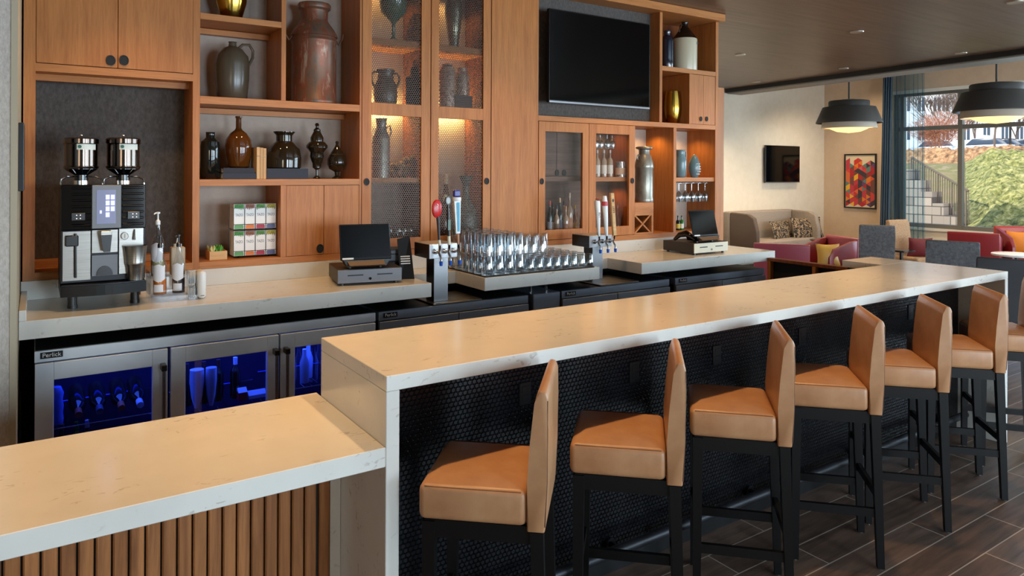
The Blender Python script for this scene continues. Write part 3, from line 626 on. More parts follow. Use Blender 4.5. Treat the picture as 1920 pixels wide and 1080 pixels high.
t, x, h, r = pot('milk_can', 'large rusted red-brown metal milk can filling its own bay', 'milk can', 589.5, 8, 84, 2.105, 4.57, CAN, RUST, seg=40)
for s in (-1, 1): handle(t, [(s*r*.98, 0, h*.66), (s*r*1.12, 0, h*.62), (s*r*1.3, 0, h*.68), (s*r*1.34, 0, h*.73)], .007, RUST)
BT = [(0, 0), (.92, 0), (1, .03), (1, .72), (.9, .84), (.5, .93), (.42, .94), (.42, .985), (.5, 1), (.3, 1)]
pot('bottle', 'dark smoked-glass bottle, leftmost on the middle shelf', 'bottle', 394.5, 248, 34, 1.626, 4.50, [(0, 0), (.9, 0), (1, .03), (1, .70), (.93, .80), (.5, .88), (.46, .89), (.46, .985), (.5, 1), (.3, 1)], DARKG)
def book(label, p0, p1, Y0, Y1, z0, z1, m, grp, vert=False):
    t = thing('book', label, 'book', ((p0+p1)/2, (Y0+Y1)/2, z0), group=grp); x0, x1 = p0, p1
    if not vert:
        MB().box(x0+.004, x1-.003, Y0+.004, Y1-.003, z0+.003, z1-.003).build('pages', PAPERW, t); mb = MB(); mb.box(x0, x1, Y0, Y1, z0, z0+.003); mb.box(x0, x1, Y0, Y1, z1-.003, z1); mb.box(x0, x1, Y0, Y0+.004, z0+.003, z1-.003); mb.build('cover', m, t)
    else:
        MB().box(x0+.003, x1-.003, Y0+.004, Y1-.003, z0, z1-.002).build('pages', PAPERW, t); mb = MB(); mb.box(x0, x0+.003, Y0, Y1, z0, z1); mb.box(x1-.003, x1, Y0, Y1, z0, z1); mb.box(x0+.003, x1-.003, Y0, Y0+.004, z0, z1); mb.build('cover', m, t)
        MB().box(x0-.0006, x1+.0006, Y0-.0007, Y0+.02, z0+.7*(z1-z0), z0+.74*(z1-z0)).build('spine_band', mat('gold_band', (180, 140, 80), .4), t)
    return t
NB = mat('slate_cloth', (52, 56, 68), .8)
xq = [XY(418, 4.42), XY(481, 4.42)]; zz = [1.6265, onY(450, 324.5, 4.42).z, onY(450, 315, 4.42).z]
book('slate grey closed book lying under the amber demijohn, bottom one', xq[0], xq[1], 4.42, 4.62, zz[0], zz[1], NB, 'books under the demijohn')
book('slate grey closed book lying directly under the amber demijohn, top one', xq[0]+.004, xq[1]-.01, 4.425, 4.61, zz[1]+.0005, zz[2], mat('slate_cloth_b', (46, 48, 58), .8), 'books under the demijohn')
DEMI = [(0, 0), (.62, 0), (.78, .03), (.97, .25), (1, .42), (.93, .55), (.62, .67), (.30, .73), (.21, .77), (.20, .96), (.25, .97), (.25, 1), (.15, 1)]
pot('demijohn', 'amber glass demijohn with a slim neck standing on two slate books', 'bottle', 447.5, 218, 48, zz[2], 4.52, DEMI, AMBER)
CRB = mat('cream_cloth', (206, 168, 120), .7)
for k, (a, b, c) in enumerate(((481.3, 487.6, 'left one'), (487.8, 494.0, 'middle one'), (494.2, 500, 'right one'))):
    book('cream-spined upright book between the demijohn and the dark vase, '+c, XY(a+.3, 4.42), XY(b-.3, 4.42), 4.42+.002*k, 4.56, 1.6265, onY(490, 276+k*.9, 4.42).z, mat('cream_cloth_%d' % k, ((212, 172, 122), (196, 156, 108), (206, 164, 116))[k], .7), 'cream books', True)
zb = onY(540, 316, 4.42).z
book('wide slate box-like book under the dark flared vase', XY(500.6, 4.42), XY(578, 4.42), 4.42, 4.63, 1.6265, zb, NB, None)
pot('vase', 'wide dark glass vase with a flared rim, on the slate book', 'vase', 533, 247, 63, zb, 4.52, [(0, 0), (.90, 0), (.98, .03), (1, .28), (.93, .52), (.62, .68), (.46, .74), (.46, .90), (.62, .98), (.62, 1), (.5, .98)], OLIVEG)
t, x, h, r = pot('apothecary_jar', 'tall lidded dark brown glass apothecary jar with stacked bulges', 'jar', 594.5, 231, 39, 1.626, 4.50, [(0, 0), (.38, 0), (.36, .02), (.12, .06), (.12, .16), (.40, .20), (.42, .28), (.55, .33), (.66, .40), (.62, .47), (.72, .50), (1, .56), (1, .60), (.75, .66), (.6, .67)], OLIVEG)
MB().lathe([(a*r, b*h) for a, b in [(.6, .672), (.62, .74), (.40, .82), (.32, .85), (.34, .88), (.15, .91), (.12, .94), (.2, .97), (.12, 1), (0, 1)]], seg=28).build('lid', OLIVEG, t, True, world=False)
t, x, h, r = pot('apothecary_jar', 'small round lidded dark glass jar on a short foot, rightmost on that shelf', 'jar', 632, 264, 36, 1.626, 4.50, [(0, 0), (.55, 0), (.5, .03), (.2, .08), (.25, .18), (.8, .26), (1, .38), (.97, .52), (.75, .64)], OLIVEG)
MB().lathe([(a*r, b*h) for a, b in [(.74, .645), (.5, .74), (.2, .86), (.12, .92), (.18, .95), (.15, .985), (0, 1)]], seg=28).build('lid', OLIVEG, t, True, world=False)
# tea bay
p0, p1 = onY(393, 491, 4.45), onY(426, 489, 4.45)
t = thing('planter_box', 'small pale wooden box of green succulents in the tea bay', 'planter', ((p0.x+p1.x)/2, 4.5, 1.1515)); zt = onY(410, 471, 4.45).z
mb = MB(); mb.box(p0.x, p1.x, 4.45, 4.455, 1.1515, zt); mb.box(p0.x, p1.x, 4.565, 4.57, 1.1515, zt); mb.box(p0.x, p0.x+.005, 4.455, 4.565, 1.1515, zt); mb.box(p1.x-.005, p1.x, 4.455, 4.565, 1.1515, zt); mb.box(p0.x+.005, p1.x-.005, 4.455, 4.565, 1.1515, zt-.008); mb.build('box', PALEWOOD, t)
GR = mat('succulent_green', (70, 150, 50), .5); GR2 = mat('pale_succulent', (196, 196, 130), .5)
for k in range(26):
    a, b = random.uniform(p0.x+.012, p1.x-.012), random.uniform(4.46, 4.56); mb = MB(); q = random.uniform(.018, .036); dx, dy = random.uniform(-.014, .014), random.uniform(-.012, .012)
    mb.tube([(a, b, zt-.006), (a+dx*.5, b+dy*.5, zt+q*.5), (a+dx, b+dy, zt+q)], .006, 6, radii=[.006, .008, .002]); mb.build('succulent_leaf', GR2 if a < p0.x+.03 else GR, t, True)
rk = thing('tea_rack', 'black wire rack holding two rows of white tea boxes', 'tea rack', (1.12, 4.5, 1.1515)); TYF = 4.47
tx = [XY(u, TYF) for u in (438.3, 459.3, 479.3, 498.9, 518.3)]; tz = [onY(479, v, TYF).z for v in (478, 432, 428.5, 382)]
mb = MB()
for x in tx: mb.tube([(x, TYF-.003, tz[0]-.004), (x, TYF-.003, tz[3]-.02), (x, TYF+.12, tz[3]-.02), (x, TYF+.12, tz[0]-.004)], .0018, 5)
for z in (tz[0]-.004, tz[0]+.028, tz[2]-.004, tz[2]+.028):
    mb.tube([(tx[0], TYF-.004, z), (tx[4], TYF-.004, z)], .0018, 5)
for z in (tz[0]-.004, tz[2]-.004): mb.tube([(tx[0], TYF+.12, z), (tx[4], TYF+.12, z)], .0018, 5)
for x in (tx[0]+.03, tx[3]+.02): mb.tube([(x, TYF+.01, tz[0]-.004), (x, TYF, 1.156), (x, TYF+.12, 1.156), (x, TYF+.11, tz[0]-.004)], .003, 5)
mb.build('wire_frame', BLACKP, rk)
kinds = [('green', (70, 150, 60), (96, 160, 90)), ('brown and orange', (150, 90, 60), (226, 120, 30)), ('leafy green and crimson', (90, 150, 60), (176, 30, 60)), ('lemon yellow and violet', (190, 180, 60), (90, 96, 140))]
LET = mat('grey_lettering', (90, 90, 92), .6); TEAW = mat('white_carton', (240, 240, 238), .5)
for row in (0, 1):
    za, zb_ = (tz[0], tz[1]) if row == 0 else (tz[2], tz[3])
    for k in range(4):
        a, b = tx[k]+.002, tx[k+1]-.002; nm, c1_, c2_ = kinds[k]
        t = thing('tea_box', 'white tea box printed %s, %s row of the wire rack' % (nm, 'lower' if row == 0 else 'upper'), 'tea box', ((a+b)/2, 4.52, za), group='tea boxes in the wire rack')
        MB().box(a, b, TYF, TYF+.11, za, zb_-.001).build('carton', TEAW, t); h = zb_-za
        text('TAZO', .022, ((a+b)/2, TYF-.0008, za+h*.56), LET, t, sx=.72, ex=.0003)
        mb = MB(); pts = [(a+.003+(b-a-.006)*i/10, za+h*(.74+.12*abs(math.sin(i*1.7+k*2+.6)))) for i in range(11)]; mb.prism(pts+[(b-.003, zb_-.002), (a+.003, zb_-.002)], TYF-.0012, TYF-.0002, 'xz'); mb.build('leaf_print', texmat('leaf_print_%d' % k, [(.4, tuple(int(q*.6) for q in c1_)), (.6, c1_)], 60, .6, bs=0), t)
        mb = MB(); mb.prism([(a+.004, za+.001), (b-.004, za+.001), (b-.004, za+h*.13), (b-.008, za+h*.17), (a+.008, za+h*.17), (a+.004, za+h*.13)], TYF-.0014, TYF-.0002, 'xz'); mb.build('colour_tab', mat('tab_%d' % k, c2_, .5), t)
# -- behind the wire mesh
zs = 2.126
t, x, h, r = pot('glass_compote', 'green-stemmed glass dish on the highest shelf behind the left mesh door', 'dish', 738, 4, 52, 2.561, 4.56, [(0, 0), (.5, 0), (.42, .05), (.12, .15), (.12, .45), (.3, .55), (.9, .75), (1, 1), (.95, .98), (.8, .76), (0, .6)], mat('green_tinted_glass', (70, 110, 90), .1, spec=.7))
t, x, h, r = pot('two_handled_jar', 'brown glazed jar with two twisted handles behind the left mesh door', 'jar', 723, 131, 44, zs, 4.53, [(0, 0), (.88, 0), (.95, .06), (1.02, .3), (.98, .5), (.8, .66), (.68, .74), (.66, .88), (.78, .97), (.78, 1), (.68, .98)], STONE)
for s in (-1, 1): handle(t, [(s*r*.7, 0, h*.9), (s*r*1.0, 0, h*.93), (s*r*1.28, 0, h*.84), (s*r*1.25, 0, h*.68), (s*r*.98, 0, h*.5)], .008, STONE)
x, h, r = spot(781, 126, 42, zs, 4.53); t = thing('lantern', 'black metal lantern with a thin wire bail behind the left mesh door', 'lantern', (x, 4.53, zs))
MB().lathe([(r*1.05, 0), (r*1.05, h*.70), (r*.98, h*.72)], seg=4).build('case', MATTEB, t, world=False); MB().lathe([(r*.98, h*.722), (r*.55, h*.80), (r*.55, h*.98), (r*.4, h)], seg=18).build('chimney', mat('black_metal', (24, 22, 22), .4, .6), t, True, world=False)
handle(t, arc(0, h*1.0, r*.35, .05, 0, 180), .004, MATTEB); handle(t, arc(0, h*.75, r*1.1, .17, 0, 180, 16), .0022, mat('rusty_wire', (90, 56, 40), .6), 'bail')
PAT = texmat('patterned_mercury_glass', [(.4, (120, 84, 66)), (.52, (214, 188, 168)), (.6, (130, 92, 72))], 42, .25, .2, bs=.6)
t, x, h, r = pot('patterned_jar', 'tall patterned glass jar with a lid behind the right mesh door', 'jar', 839, 119, 30, zs, 4.50, [(0, 0), (.95, 0), (1, .04), (1, .82), (.8, .92), (.62, .94)], PAT); MB().lathe([(r*.66, h*.945), (r*.66, h*.98), (r*.3, h)], seg=20).build('lid', PAT, t, True, world=False)
zq = onY(867, 180, 4.50).z
tag(MB().box(XY(852, 4.46), XY(884, 4.46), 4.45, 4.6, zs, zq-.001).build('box', mat('dark_box', (40, 32, 28), .6), None, origin=(XY(868, 4.5), 4.5, zs)), 'dark box under the shorter patterned jar', 'box')
pot('patterned_jar', 'shorter patterned glass jar standing on a dark box behind the right mesh door', 'jar', 867, 127, 26, zq, 4.50, [(0, 0), (.95, 0), (1, .04), (1, .72), (.8, .84), (.7, .86), (.72, .97), (.6, 1)], PAT)
pot('silver_vase', 'tall silvered vase on the highest shelf behind the right mesh door', 'vase', 851, -8, 34, 2.561, 4.56, [(0, 0), (.6, 0), (.55, .1), (.75, .35), (1, .65), (.95, .85), (.6, .97), (.62, 1), (.4, 1)], mat('silvered_glass', (150, 150, 130), .15, .8))
zs = 1.633
t, x, h, r = pot('milk_can', 'tall tin milk jug with a curved handle behind the left mesh door', 'milk can', 715, 222, 32, zs, 4.51, [(0, 0), (1, 0), (1, .64), (.95, .68), (.6, .82), (.56, .86), (.62, .97), (.72, 1), (.5, 1)], TIN)
handle(t, [(r*.6, 0, h*.84), (r*1.1, 0, h*.88), (r*1.25, 0, h*.78), (r*1.0, 0, h*.66)], .006, TIN)
mb = MB()
for k in range(30): mb.sphere((random.uniform(-.07, .07), random.uniform(-.05, .05), .025+abs(random.gauss(0, .035))), random.uniform(.018, .032), 8)
p = onY(757, 330, 4.53); tag(mb.build('coral_cluster', texmat('brown_coral', [(.4, (70, 50, 36)), (.6, (150, 116, 80))], 40, .8), None, True), 'knobbly brown coral cluster beside the tin jug behind the mesh', 'ornament').location = (p.x, 4.55, zs)
for k, u in enumerate((716, 732, 748, 759, 771, 784)):
    x = XY(u, 4.52); t = MB().lathe([(0, 0), (.022, 0), (.022, .004), (.004, .01), (.004, .055), (.022, .075), (.026, .11), (.022, .13), (.021, .13), (.024, .11), (.02, .077), (0, .06)], seg=18).build('stemmed_glass', CLEAR, None, True)
    tag(t, 'small stemmed glass at the bottom behind the left mesh door', 'glass', 'stemmed glasses behind the mesh'); t.location = (x, 4.52, 1.152)
pot('hobnail_vase', 'tall grey hobnail-textured vase with a trumpet neck behind the right mesh door', 'vase', 874, 329, 45, 1.152, 4.50, [(0, 0), (.75, 0), (.85, .04), (1, .15), (1, .35), (.85, .5), (.4, .63), (.26, .72), (.28, .86), (.55, .98), (.58, 1), (.45, .99)], texmat('hobnail_glass', [(.4, (40, 46, 44)), (.55, (110, 120, 112)), (.62, (50, 56, 52))], 46, .2, .1, bs=.8))
x, h, r = spot(850, 330, 30, 1.152, 4.62)
t = thing('charger_plate', 'large beige round plate leaning on the back behind the taps', 'plate', (x, 4.64, 1.152)); MB().lathe([(0, .01), (.115, .01), (.15, 0), (.155, 0), (.118, .016), (0, .016)], (0, 0, .19), 36, 'y', 1.1).build('plate_disc', mat('beige_glaze', (186, 164, 140), .35), t, True, world=False)
for (u, y_, ll, vt) in ((834, 4.52, 'front one', 365), (836, 4.62, 'rear one', 327)):
    x, h, r = spot(u, vt, 17, 1.152, y_); t = thing('whiskey_bottle', 'brown bottle with a cream cap behind the tap handles, '+ll, 'bottle', (x, y_, 1.152), group='brown bottles behind the right mesh door')
    MB().lathe([(0, 0), (r, 0), (r, h*.62), (r*.5, h*.8), (r*.45, h*.86)], seg=20).build('bottle_body', AMBER, t, True, world=False); MB().lathe([(r*.55, h*.862), (r*.55, h), (0, h)], seg=16).build('cap', mat('cream_cap', (226, 206, 160), .5), t, True, world=False)
# -- behind the glass doors
def liquor(u, vt, w, Y, z0, m, cap, lab, label, grp):
    x, h, r = spot(u, vt, w, z0, Y); t = thing('liquor_bottle', label, 'bottle', (x, Y, z0), group=grp)
    MB().lathe([(0, 0), (r*.95, 0), (r, h*.04), (r, h*.56), (r*.8, h*.64), (r*.32, h*.72), (r*.3, h*.88)], seg=20).build('bottle_body', m, t, True, world=False)
    MB().lathe([(r*.34, h*.882), (r*.34, h*.99), (r*.1, h)], seg=12).build('stopper', mat('stopper_%d_%d_%d' % cap, cap, .4), t, True, world=False)
    if lab: MB().lathe([(r*1.01, h*.12), (r*1.01, h*.44)], seg=20, cap=False).build('paper_label', mat('label_%d_%d_%d' % lab, lab, .6), t, True, world=False)
CLG = mat('clear_spirit_glass', (170, 150, 130), .06, spec=.8); WHG = mat('whiskey_glass', (140, 76, 24), .06, spec=.8)
G_ = 'liquor bottles in the left glass cabinet'
for q in ((1031, 376, 9.5, 4.50, DARKG, (210, 80, 60), (150, 160, 175), 'dark bottle with a red-orange stopper, leftmost in the glass cabinet'),
          (1037, 380, 9, 4.58, DARKG, (60, 50, 50), (200, 190, 180), 'dark bottle just behind the leftmost one'),
          (1044, 384, 10, 4.48, CLG, (30, 25, 25), (120, 100, 90), 'clear squat bottle, second from the left in front'),
          (1050, 371, 10, 4.50, DARKG, (230, 200, 160), (80, 80, 100), 'dark bottle with a pale pour spout'),
          (1057, 377, 9, 4.60, CLG, (80, 50, 80), (90, 60, 90), 'clear bottle with a purple label, rear row'),
          (1061, 386, 11, 4.49, CLG, (190, 120, 70), (150, 110, 90), 'round clear bottle with a copper stopper'),
          (1068, 361, 13, 4.50, CLG, (200, 180, 160), (190, 140, 110), 'wide clear bottle with the tallest spout and a pinkish label'),
          (1078, 384, 9, 4.56, WHG, (220, 190, 60), (210, 180, 70), 'bottle with the bright yellow label'),
          (1083, 398, 7, 4.48, mat('pale_bottle', (210, 190, 160), .3), (230, 180, 120), (240, 230, 210), 'small bottle with a white label near the right side'),
          (1090, 390, 7, 4.48, AMBER, (200, 160, 120), None, 'slim brown bottle, rightmost against the door frame')):
    liquor(q[0], q[1], q[2], q[3], 1.152, q[4], q[5], q[6], q[7], G_)
for k, (u, ll) in enumerate(((1120, 'left one'), (1132.5, 'middle one'), (1144, 'right one'))):
    liquor(u, 281, 11, 4.50, 1.633, CLG, (220, 215, 210), (226, 222, 212), 'tall bottle with a large white label behind the right glass door, '+ll, 'white-labelled bottles')
x, h, r = spot(1164, 303, 20, 1.633, 4.50); t = thing('jar_candle', 'glass jar with a broad cream label behind the right glass door', 'jar', (x, 4.5, 1.633)); MB().lathe([(0, 0), (r, 0), (r, h), (r*.94, h), (r*.94, .006), (0, .006)], seg=24).build('jar_body', CLEAR, t, True, world=False); MB().lathe([(r*1.01, h*.15), (r*1.01, h*.6)], seg=24, cap=False).build('paper_label', mat('cream_label', (226, 196, 168), .6), t, True, world=False)
hg = thing('hanging_rack', 'dark wire stemware rack under the top of the right glass cabinet', 'rack', (3.92, 4.55, 2.02)); mb = MB()
for k in range(7): x = 3.75+k*.055; mb.tube([(x, 4.44, 2.02), (x, 4.70, 2.02)], .003, 5)
mb.tube([(3.74, 4.45, 2.025), (4.10, 4.45, 2.025)], .003, 5); mb.tube([(3.74, 4.69, 2.025), (4.10, 4.69, 2.025)], .003, 5); mb.build('wires', BLACKP, hg); MB().box(3.92, 3.925, 4.56, 4.57, 2.02, 2.06).build('hanger', BLACKP, hg)
WG = [(0, 0), (.030, 0), (.030, .003), (.004, .008), (.0035, .075), (.012, .085), (.034, .115), (.036, .145), (.028, .185), (.027, .185), (.034, .145), (.032, .117), (.01, .09), (0, .086)]
def wineglass(x, y, z, label, grp, sc=1, up=False):
    t = thing('wine_glass', label, 'glass', (x, y, z), group=grp); s = 1 if up else -1
    MB().lathe([(r*sc, s*h*sc) for r, h in WG[4:]], seg=20, cap=False).build('bowl', CLEAR, t, True, world=False); MB().lathe([(r*sc, s*h*sc) for r, h in WG[:5]], seg=16).build('stem', CLEAR, t, True, world=False)
for k in range(5): wineglass(3.775+k*.055+(0 if k < 3 else .02), 4.50, 2.016, 'wine glass hanging upside down above the white-labelled bottles', 'glasses hanging above the bottles', .8)
t, x, h, r = pot('decanter', 'slim clear decanter with a tall stopper at the bottom of the right glass cabinet', 'decanter', 1148, 355, 14, 1.152, 4.50, [(0, 0), (.9, 0), (1, .1), (.8, .35), (.35, .5), (.3, .62), (.45, .66)], CLEAR); MB().lathe([(r*.2, h*.66), (r*.3, h*.8), (r*.15, h*.9), (0, h)], seg=14).build('stopper', CLEAR, t, True, world=False)
t, x, h, r = pot('decanter', 'shorter clear decanter beside the slim one in the right glass cabinet', 'decanter', 1158, 376, 16, 1.152, 4.56, [(0, 0), (.9, 0), (1, .15), (.7, .42), (.3, .55), (.3, .7), (.45, .74)], CLEAR); MB().lathe([(r*.2, h*.74), (r*.3, h*.86), (0, h)], seg=14).build('stopper', CLEAR, t, True, world=False)
# -- open bay and right column
t, x, h, r = pot('milk_can', 'grey galvanised milk can standing on the wine rack in the open bay', 'milk can', 1208, 275, 35, RACKTOP, 4.50, [(0, 0), (.97, 0), (1, .02), (1, .06), (.96, .08), (.96, .6), (1.02, .62), (1, .66), (.92, .74), (.66, .84), (.58, .87), (.58, .94), (.9, .965), (.92, .985), (.8, 1), (.4, 1)], TIN, seg=36)
for s in (-1, 1): handle(t, arc(s*r*.78, h*.80, r*.22, h*.05, 0, 360, 14), .005, TIN)
t, x, h, r = pot('glass_jar', 'dark blue-black glass jar behind the two-tone jug on the top right shelf', 'jar', 1251, 58, 24, 2.592, 4.56, [(0, 0), (.95, 0), (1, .03), (1, .72), (.8, .84), (.5, .88), (.5, .97), (.6, 1), (.3, 1)], NAVYG)
x, h, r = spot(1284, 42, 46, 2.592, 4.55); t = thing('stoneware_jug', 'two-tone stoneware jug, cream body and black neck, on the top right shelf', 'jug', (x, 4.55, 2.592))
MB().lathe([(0, 0), (r*.98, 0), (r, .01), (r, h*.64), (r*.96, h*.66)], seg=32).build('cream_body', mat('cream_glaze', (206, 196, 168), .25, spec=.6), t, True, world=False)
MB().lathe([(r*.97, h*.661), (r*.9, h*.69), (r*.5, h*.83), (r*.26, h*.90), (r*.24, h*.98), (r*.28, h), (0, h)], seg=30).build('dark_neck', mat('black_glaze', (22, 15, 12), .2, spec=.7), t, True, world=False)
o = handle(t, [(-r*.25, 0, h*.93), (-r*.5, 0, h*.93), (-r*.62, 0, h*.84), (-r*.6, 0, h*.76)], .006, MATS['black_glaze'])
MB().lathe([(.016, 0), (.016, .001)], (r*.42, -r*.92, h*.56), 16, 'y', .7).build('stamp', mat('stamp_ink', (70, 62, 56), .6), t, world=False)
pot('gold_vase', 'fluted gold vase in the bay left of the two small doors', 'vase', 1262, 172, 34, 2.1045, 4.55, [(0, 0), (.55, 0), (.62, .03), (.9, .25), (1, .5), (.96, .75), (.82, 1), (.78, .98)], GOLD)
t, x, h, r = pot('pitcher', 'blue-grey glazed pitcher with a handle on the right-hand shelf', 'pitcher', 1276, 281, 23, 1.6285, 4.50, [(0, 0), (.7, 0), (.8, .05), (1, .5), (.95, .65), (.7, .8), (.72, .97), (.78, 1), (.65, .98)], CERAM); handle(t, [(r*.7, 0, h*.95), (r*1.15, 0, h*.92), (r*1.25, 0, h*.78), (r*.95, 0, h*.66)], .006, CERAM)
t, x, h, r = pot('teardrop_vase', 'pointed blue-grey ceramic vase with white perforations beside the pitcher', 'vase', 1302, 289, 22, 1.6285, 4.49, [(0, 0), (.55, 0), (.8, .12), (1, .38), (.92, .6), (.6, .83), (.2, .96), (0, 1)], CERAM)
mb = MB()
for i in range(5):
    for j in range(6): a = rad(-90-24+i*15+(j % 2)*7); zz_ = h*(.14+.11*j); rr = r*[.85, .98, 1.0, .97, .88, .7][j]; mb.sphere((rr*math.cos(a), rr*math.sin(a), zz_), .0048, 6)
mb.build('perforations', PAPERW, t, True, world=False)
rr_ = thing('glass_hanger', 'thin metal stemware hanger under the right-hand shelf', 'rack', (4.9, 4.5, 1.585)); mb = MB()
for k in range(6): x = XY(1267+k*12.2, 4.46); mb.tube([(x, 4.43, 1.583), (x, 4.68, 1.583)], .003, 5); mb.tube([(x, 4.55, 1.583), (x, 4.55, 1.5905)], .003, 5)
mb.build('rails', STEEL, rr_)
for k, u in enumerate((1273, 1285, 1297, 1309.5, 1322)): wineglass(XY(u, 4.47), 4.47, 1.579, 'wine glass hanging upside down in the right-hand bay above the register', 'glasses hanging above the register', .92)
for k, (u, m, c, ll) in enumerate(((1271, DARKG, (210, 200, 90), 'yellow label'), (1278, mat('green_glass'), (220, 220, 210), 'white label'))): liquor(u, 404, 8, 4.52, 1.152, m, (20, 20, 20), c, 'dark bottle behind the second register, '+ll, 'bottles behind the register')

# ================================================================ COFFEE MACHINE AND ITS NEIGHBOURS
MY = 3.975; mxl, mxr = XY(114, MY), XY(274, MY); cm = thing('espresso_machine', 'large black and steel espresso machine with two bean hoppers and a touch screen', 'coffee machine', ((mxl+mxr)/2, 4.15, 1.0145))
def mz(v, u=195): return onY(u, v, MY).z
def mx(u): return XY(u, MY)
zt, zm, zb = mz(346), mz(430), mz(528)
MB().box(mxl, mxr, MY, 4.36, zm, zt, .004).build('upper_housing', BLACKG, cm); MB().box(mxl, mxr, MY+.02, 4.36, zb, zm-.0005, .003).build('lower_housing', DSTEEL, cm)
mb = MB()
for i in range(7):
    z = mz(352+i*11.5)
    for (a, b) in ((mx(134), mx(172)), (mx(229), mx(270))): mb.box(a, b, MY-.009, MY-.0002, z-.006, z+.006, .003)
mb.build('cooling_ribs', BLACKG, cm)
MB().box(mx(172.5), mx(227), MY-.014, MY-.0003, mz(428), mz(347), .002).build('screen_frame', GREYP, cm)
s = MB().box(mx(181), mx(217), MY-.0155, MY-.0142, mz(419), mz(356)).build('touch_screen', mat('screen_grey', (120, 124, 150), .2, emit=(110, 115, 150), estr=.35), cm)
mb = MB()
for i, (a, b) in enumerate(((198, 205.5), (207.5, 215))):
    for j in range(4):
        if i == 1 and j == 3: continue
        mb.box(mx(a), mx(b), MY-.0165, MY-.0156, mz(374+j*11), mz(365+j*11))
mb.box(mx(187), mx(191), MY-.0165, MY-.0156, mz(400), mz(394)); mb.build('screen_icons', mat('screen_lilac', (190, 190, 245), .3, emit=(180, 180, 250), estr=.9), s)
for (a, b) in ((134, 160), (239, 262)):
    k_ = MB().box(mx(a), mx(b), MY-.013, MY-.0092, mz(412), mz(398), .002).build('key_pad', BLACKP, cm); mb = MB()
    for q in range(4): mb.sphere((mx(a+10+7*(q % 2)), MY-.0135, mz(402+6*(q//2))), .0022, 8)
    mb.build('key_lights', mat('white_led', (255, 240, 235), emit=(255, 230, 225), estr=1.5), k_)
for (a, b, v0, v1, m_) in ((118, 171, 432, 523, STEEL), (173, 222, 431, 474, STEEL), (173, 222, 478, 517, GREYP), (224, 270, 430, 516, STEEL)):
    MB().box(mx(a), mx(b), MY+.006, MY+.0195, mz(v1), mz(v0), .001).build('front_panel', m_, cm)
mb = MB(); mb.tube([(mx(142), MY-.005, mz(436)), (mx(142.5), MY-.005, mz(517))], .0055, 8); mb.box(mx(123), mx(148), MY-.012, MY+.004, mz(459), mz(439), .004); mb.build('milk_spout', BLACKP, cm, True)
mb = MB(); mb.prism([(mx(188), mz(440)), (mx(209), mz(440)), (mx(206), mz(471)), (mx(194), mz(471))], MY-.05, MY+.004, 'xz'); mb.build('coffee_spout', BLACKP, cm); MB().box(mx(188), mx(209), MY-.055, MY+.004, mz(439.8), mz(432), .002).build('spout_cap', STEEL, cm)
g_ = MB().lathe([(.0165, -.006), (.0165, .004)], (mx(234.5), MY+.002, mz(444)), 24, 'y', 1.15).build('pressure_gauge', CHROME, cm, True); MB().lathe([(.0135, -.0068), (.0135, -.0062)], (mx(234.5), MY+.002, mz(444)), 24, 'y', 1.15).build('dial_face', PAPERW, g_, True); MB().box(mx(234.5)-.001, mx(234.5)+.001, MY-.006, MY-.005, mz(448), mz(440)).build('needle', BLACKP, g_)
mb = MB(); mb.tube([(mx(253), MY-.004, mz(432)), (mx(252.5), MY-.008, mz(442)), (mx(252.5), MY-.01, mz(452))], .004, 8, radii=[.003, .005, .007]); mb.build('steam_wand', CHROME, cm, True)
hk = MB(); pts = [(mx(197.5)+.034*math.cos(a), mz(516)+.045*math.sin(a)) for a in [PI*i/16 for i in range(17)]]; hk.prism(pts, MY-.002, MY+.0055, 'xz'); hk.build('knock_hatch', BLACKP, cm)
mb = MB(); n = 10; xs_ = [mxl+(mxr-mxl)*i/n for i in range(n+1)]; front = [(x, MY-.03-.028*math.sin(PI*i/n)) for i, x in enumerate(xs_)]
mb.prism(front+[(mxr, 4.3), (mxl, 4.3)], mz(550), mz(531), 'xy'); mb.build('drip_base', mat('satin_black', (10, 10, 11), .45, spec=.3), cm)
mb = MB(); front2 = [(x*.98+.02*(mxl+mxr)/2, y+.008) for x, y in front]; mb.prism(front2+[(mxr-.01, MY+.005), (mxl+.01, MY+.005)], mz(531)+.0003, mz(529), 'xy'); mb.build('drip_grate', DSTEEL, cm)
for (u, y) in ((137, 4.03), (254, 4.03), (140, 4.28), (256, 4.28)): MB().lathe([(.022, 1.0145), (.022, 1.03), (.02, 1.03), (.02, mz(549))], (XY(u, y) if y < 4.1 else (.16 if u < 200 else .45), y, 0), 20).build('foot', BLACKP, cm, True)
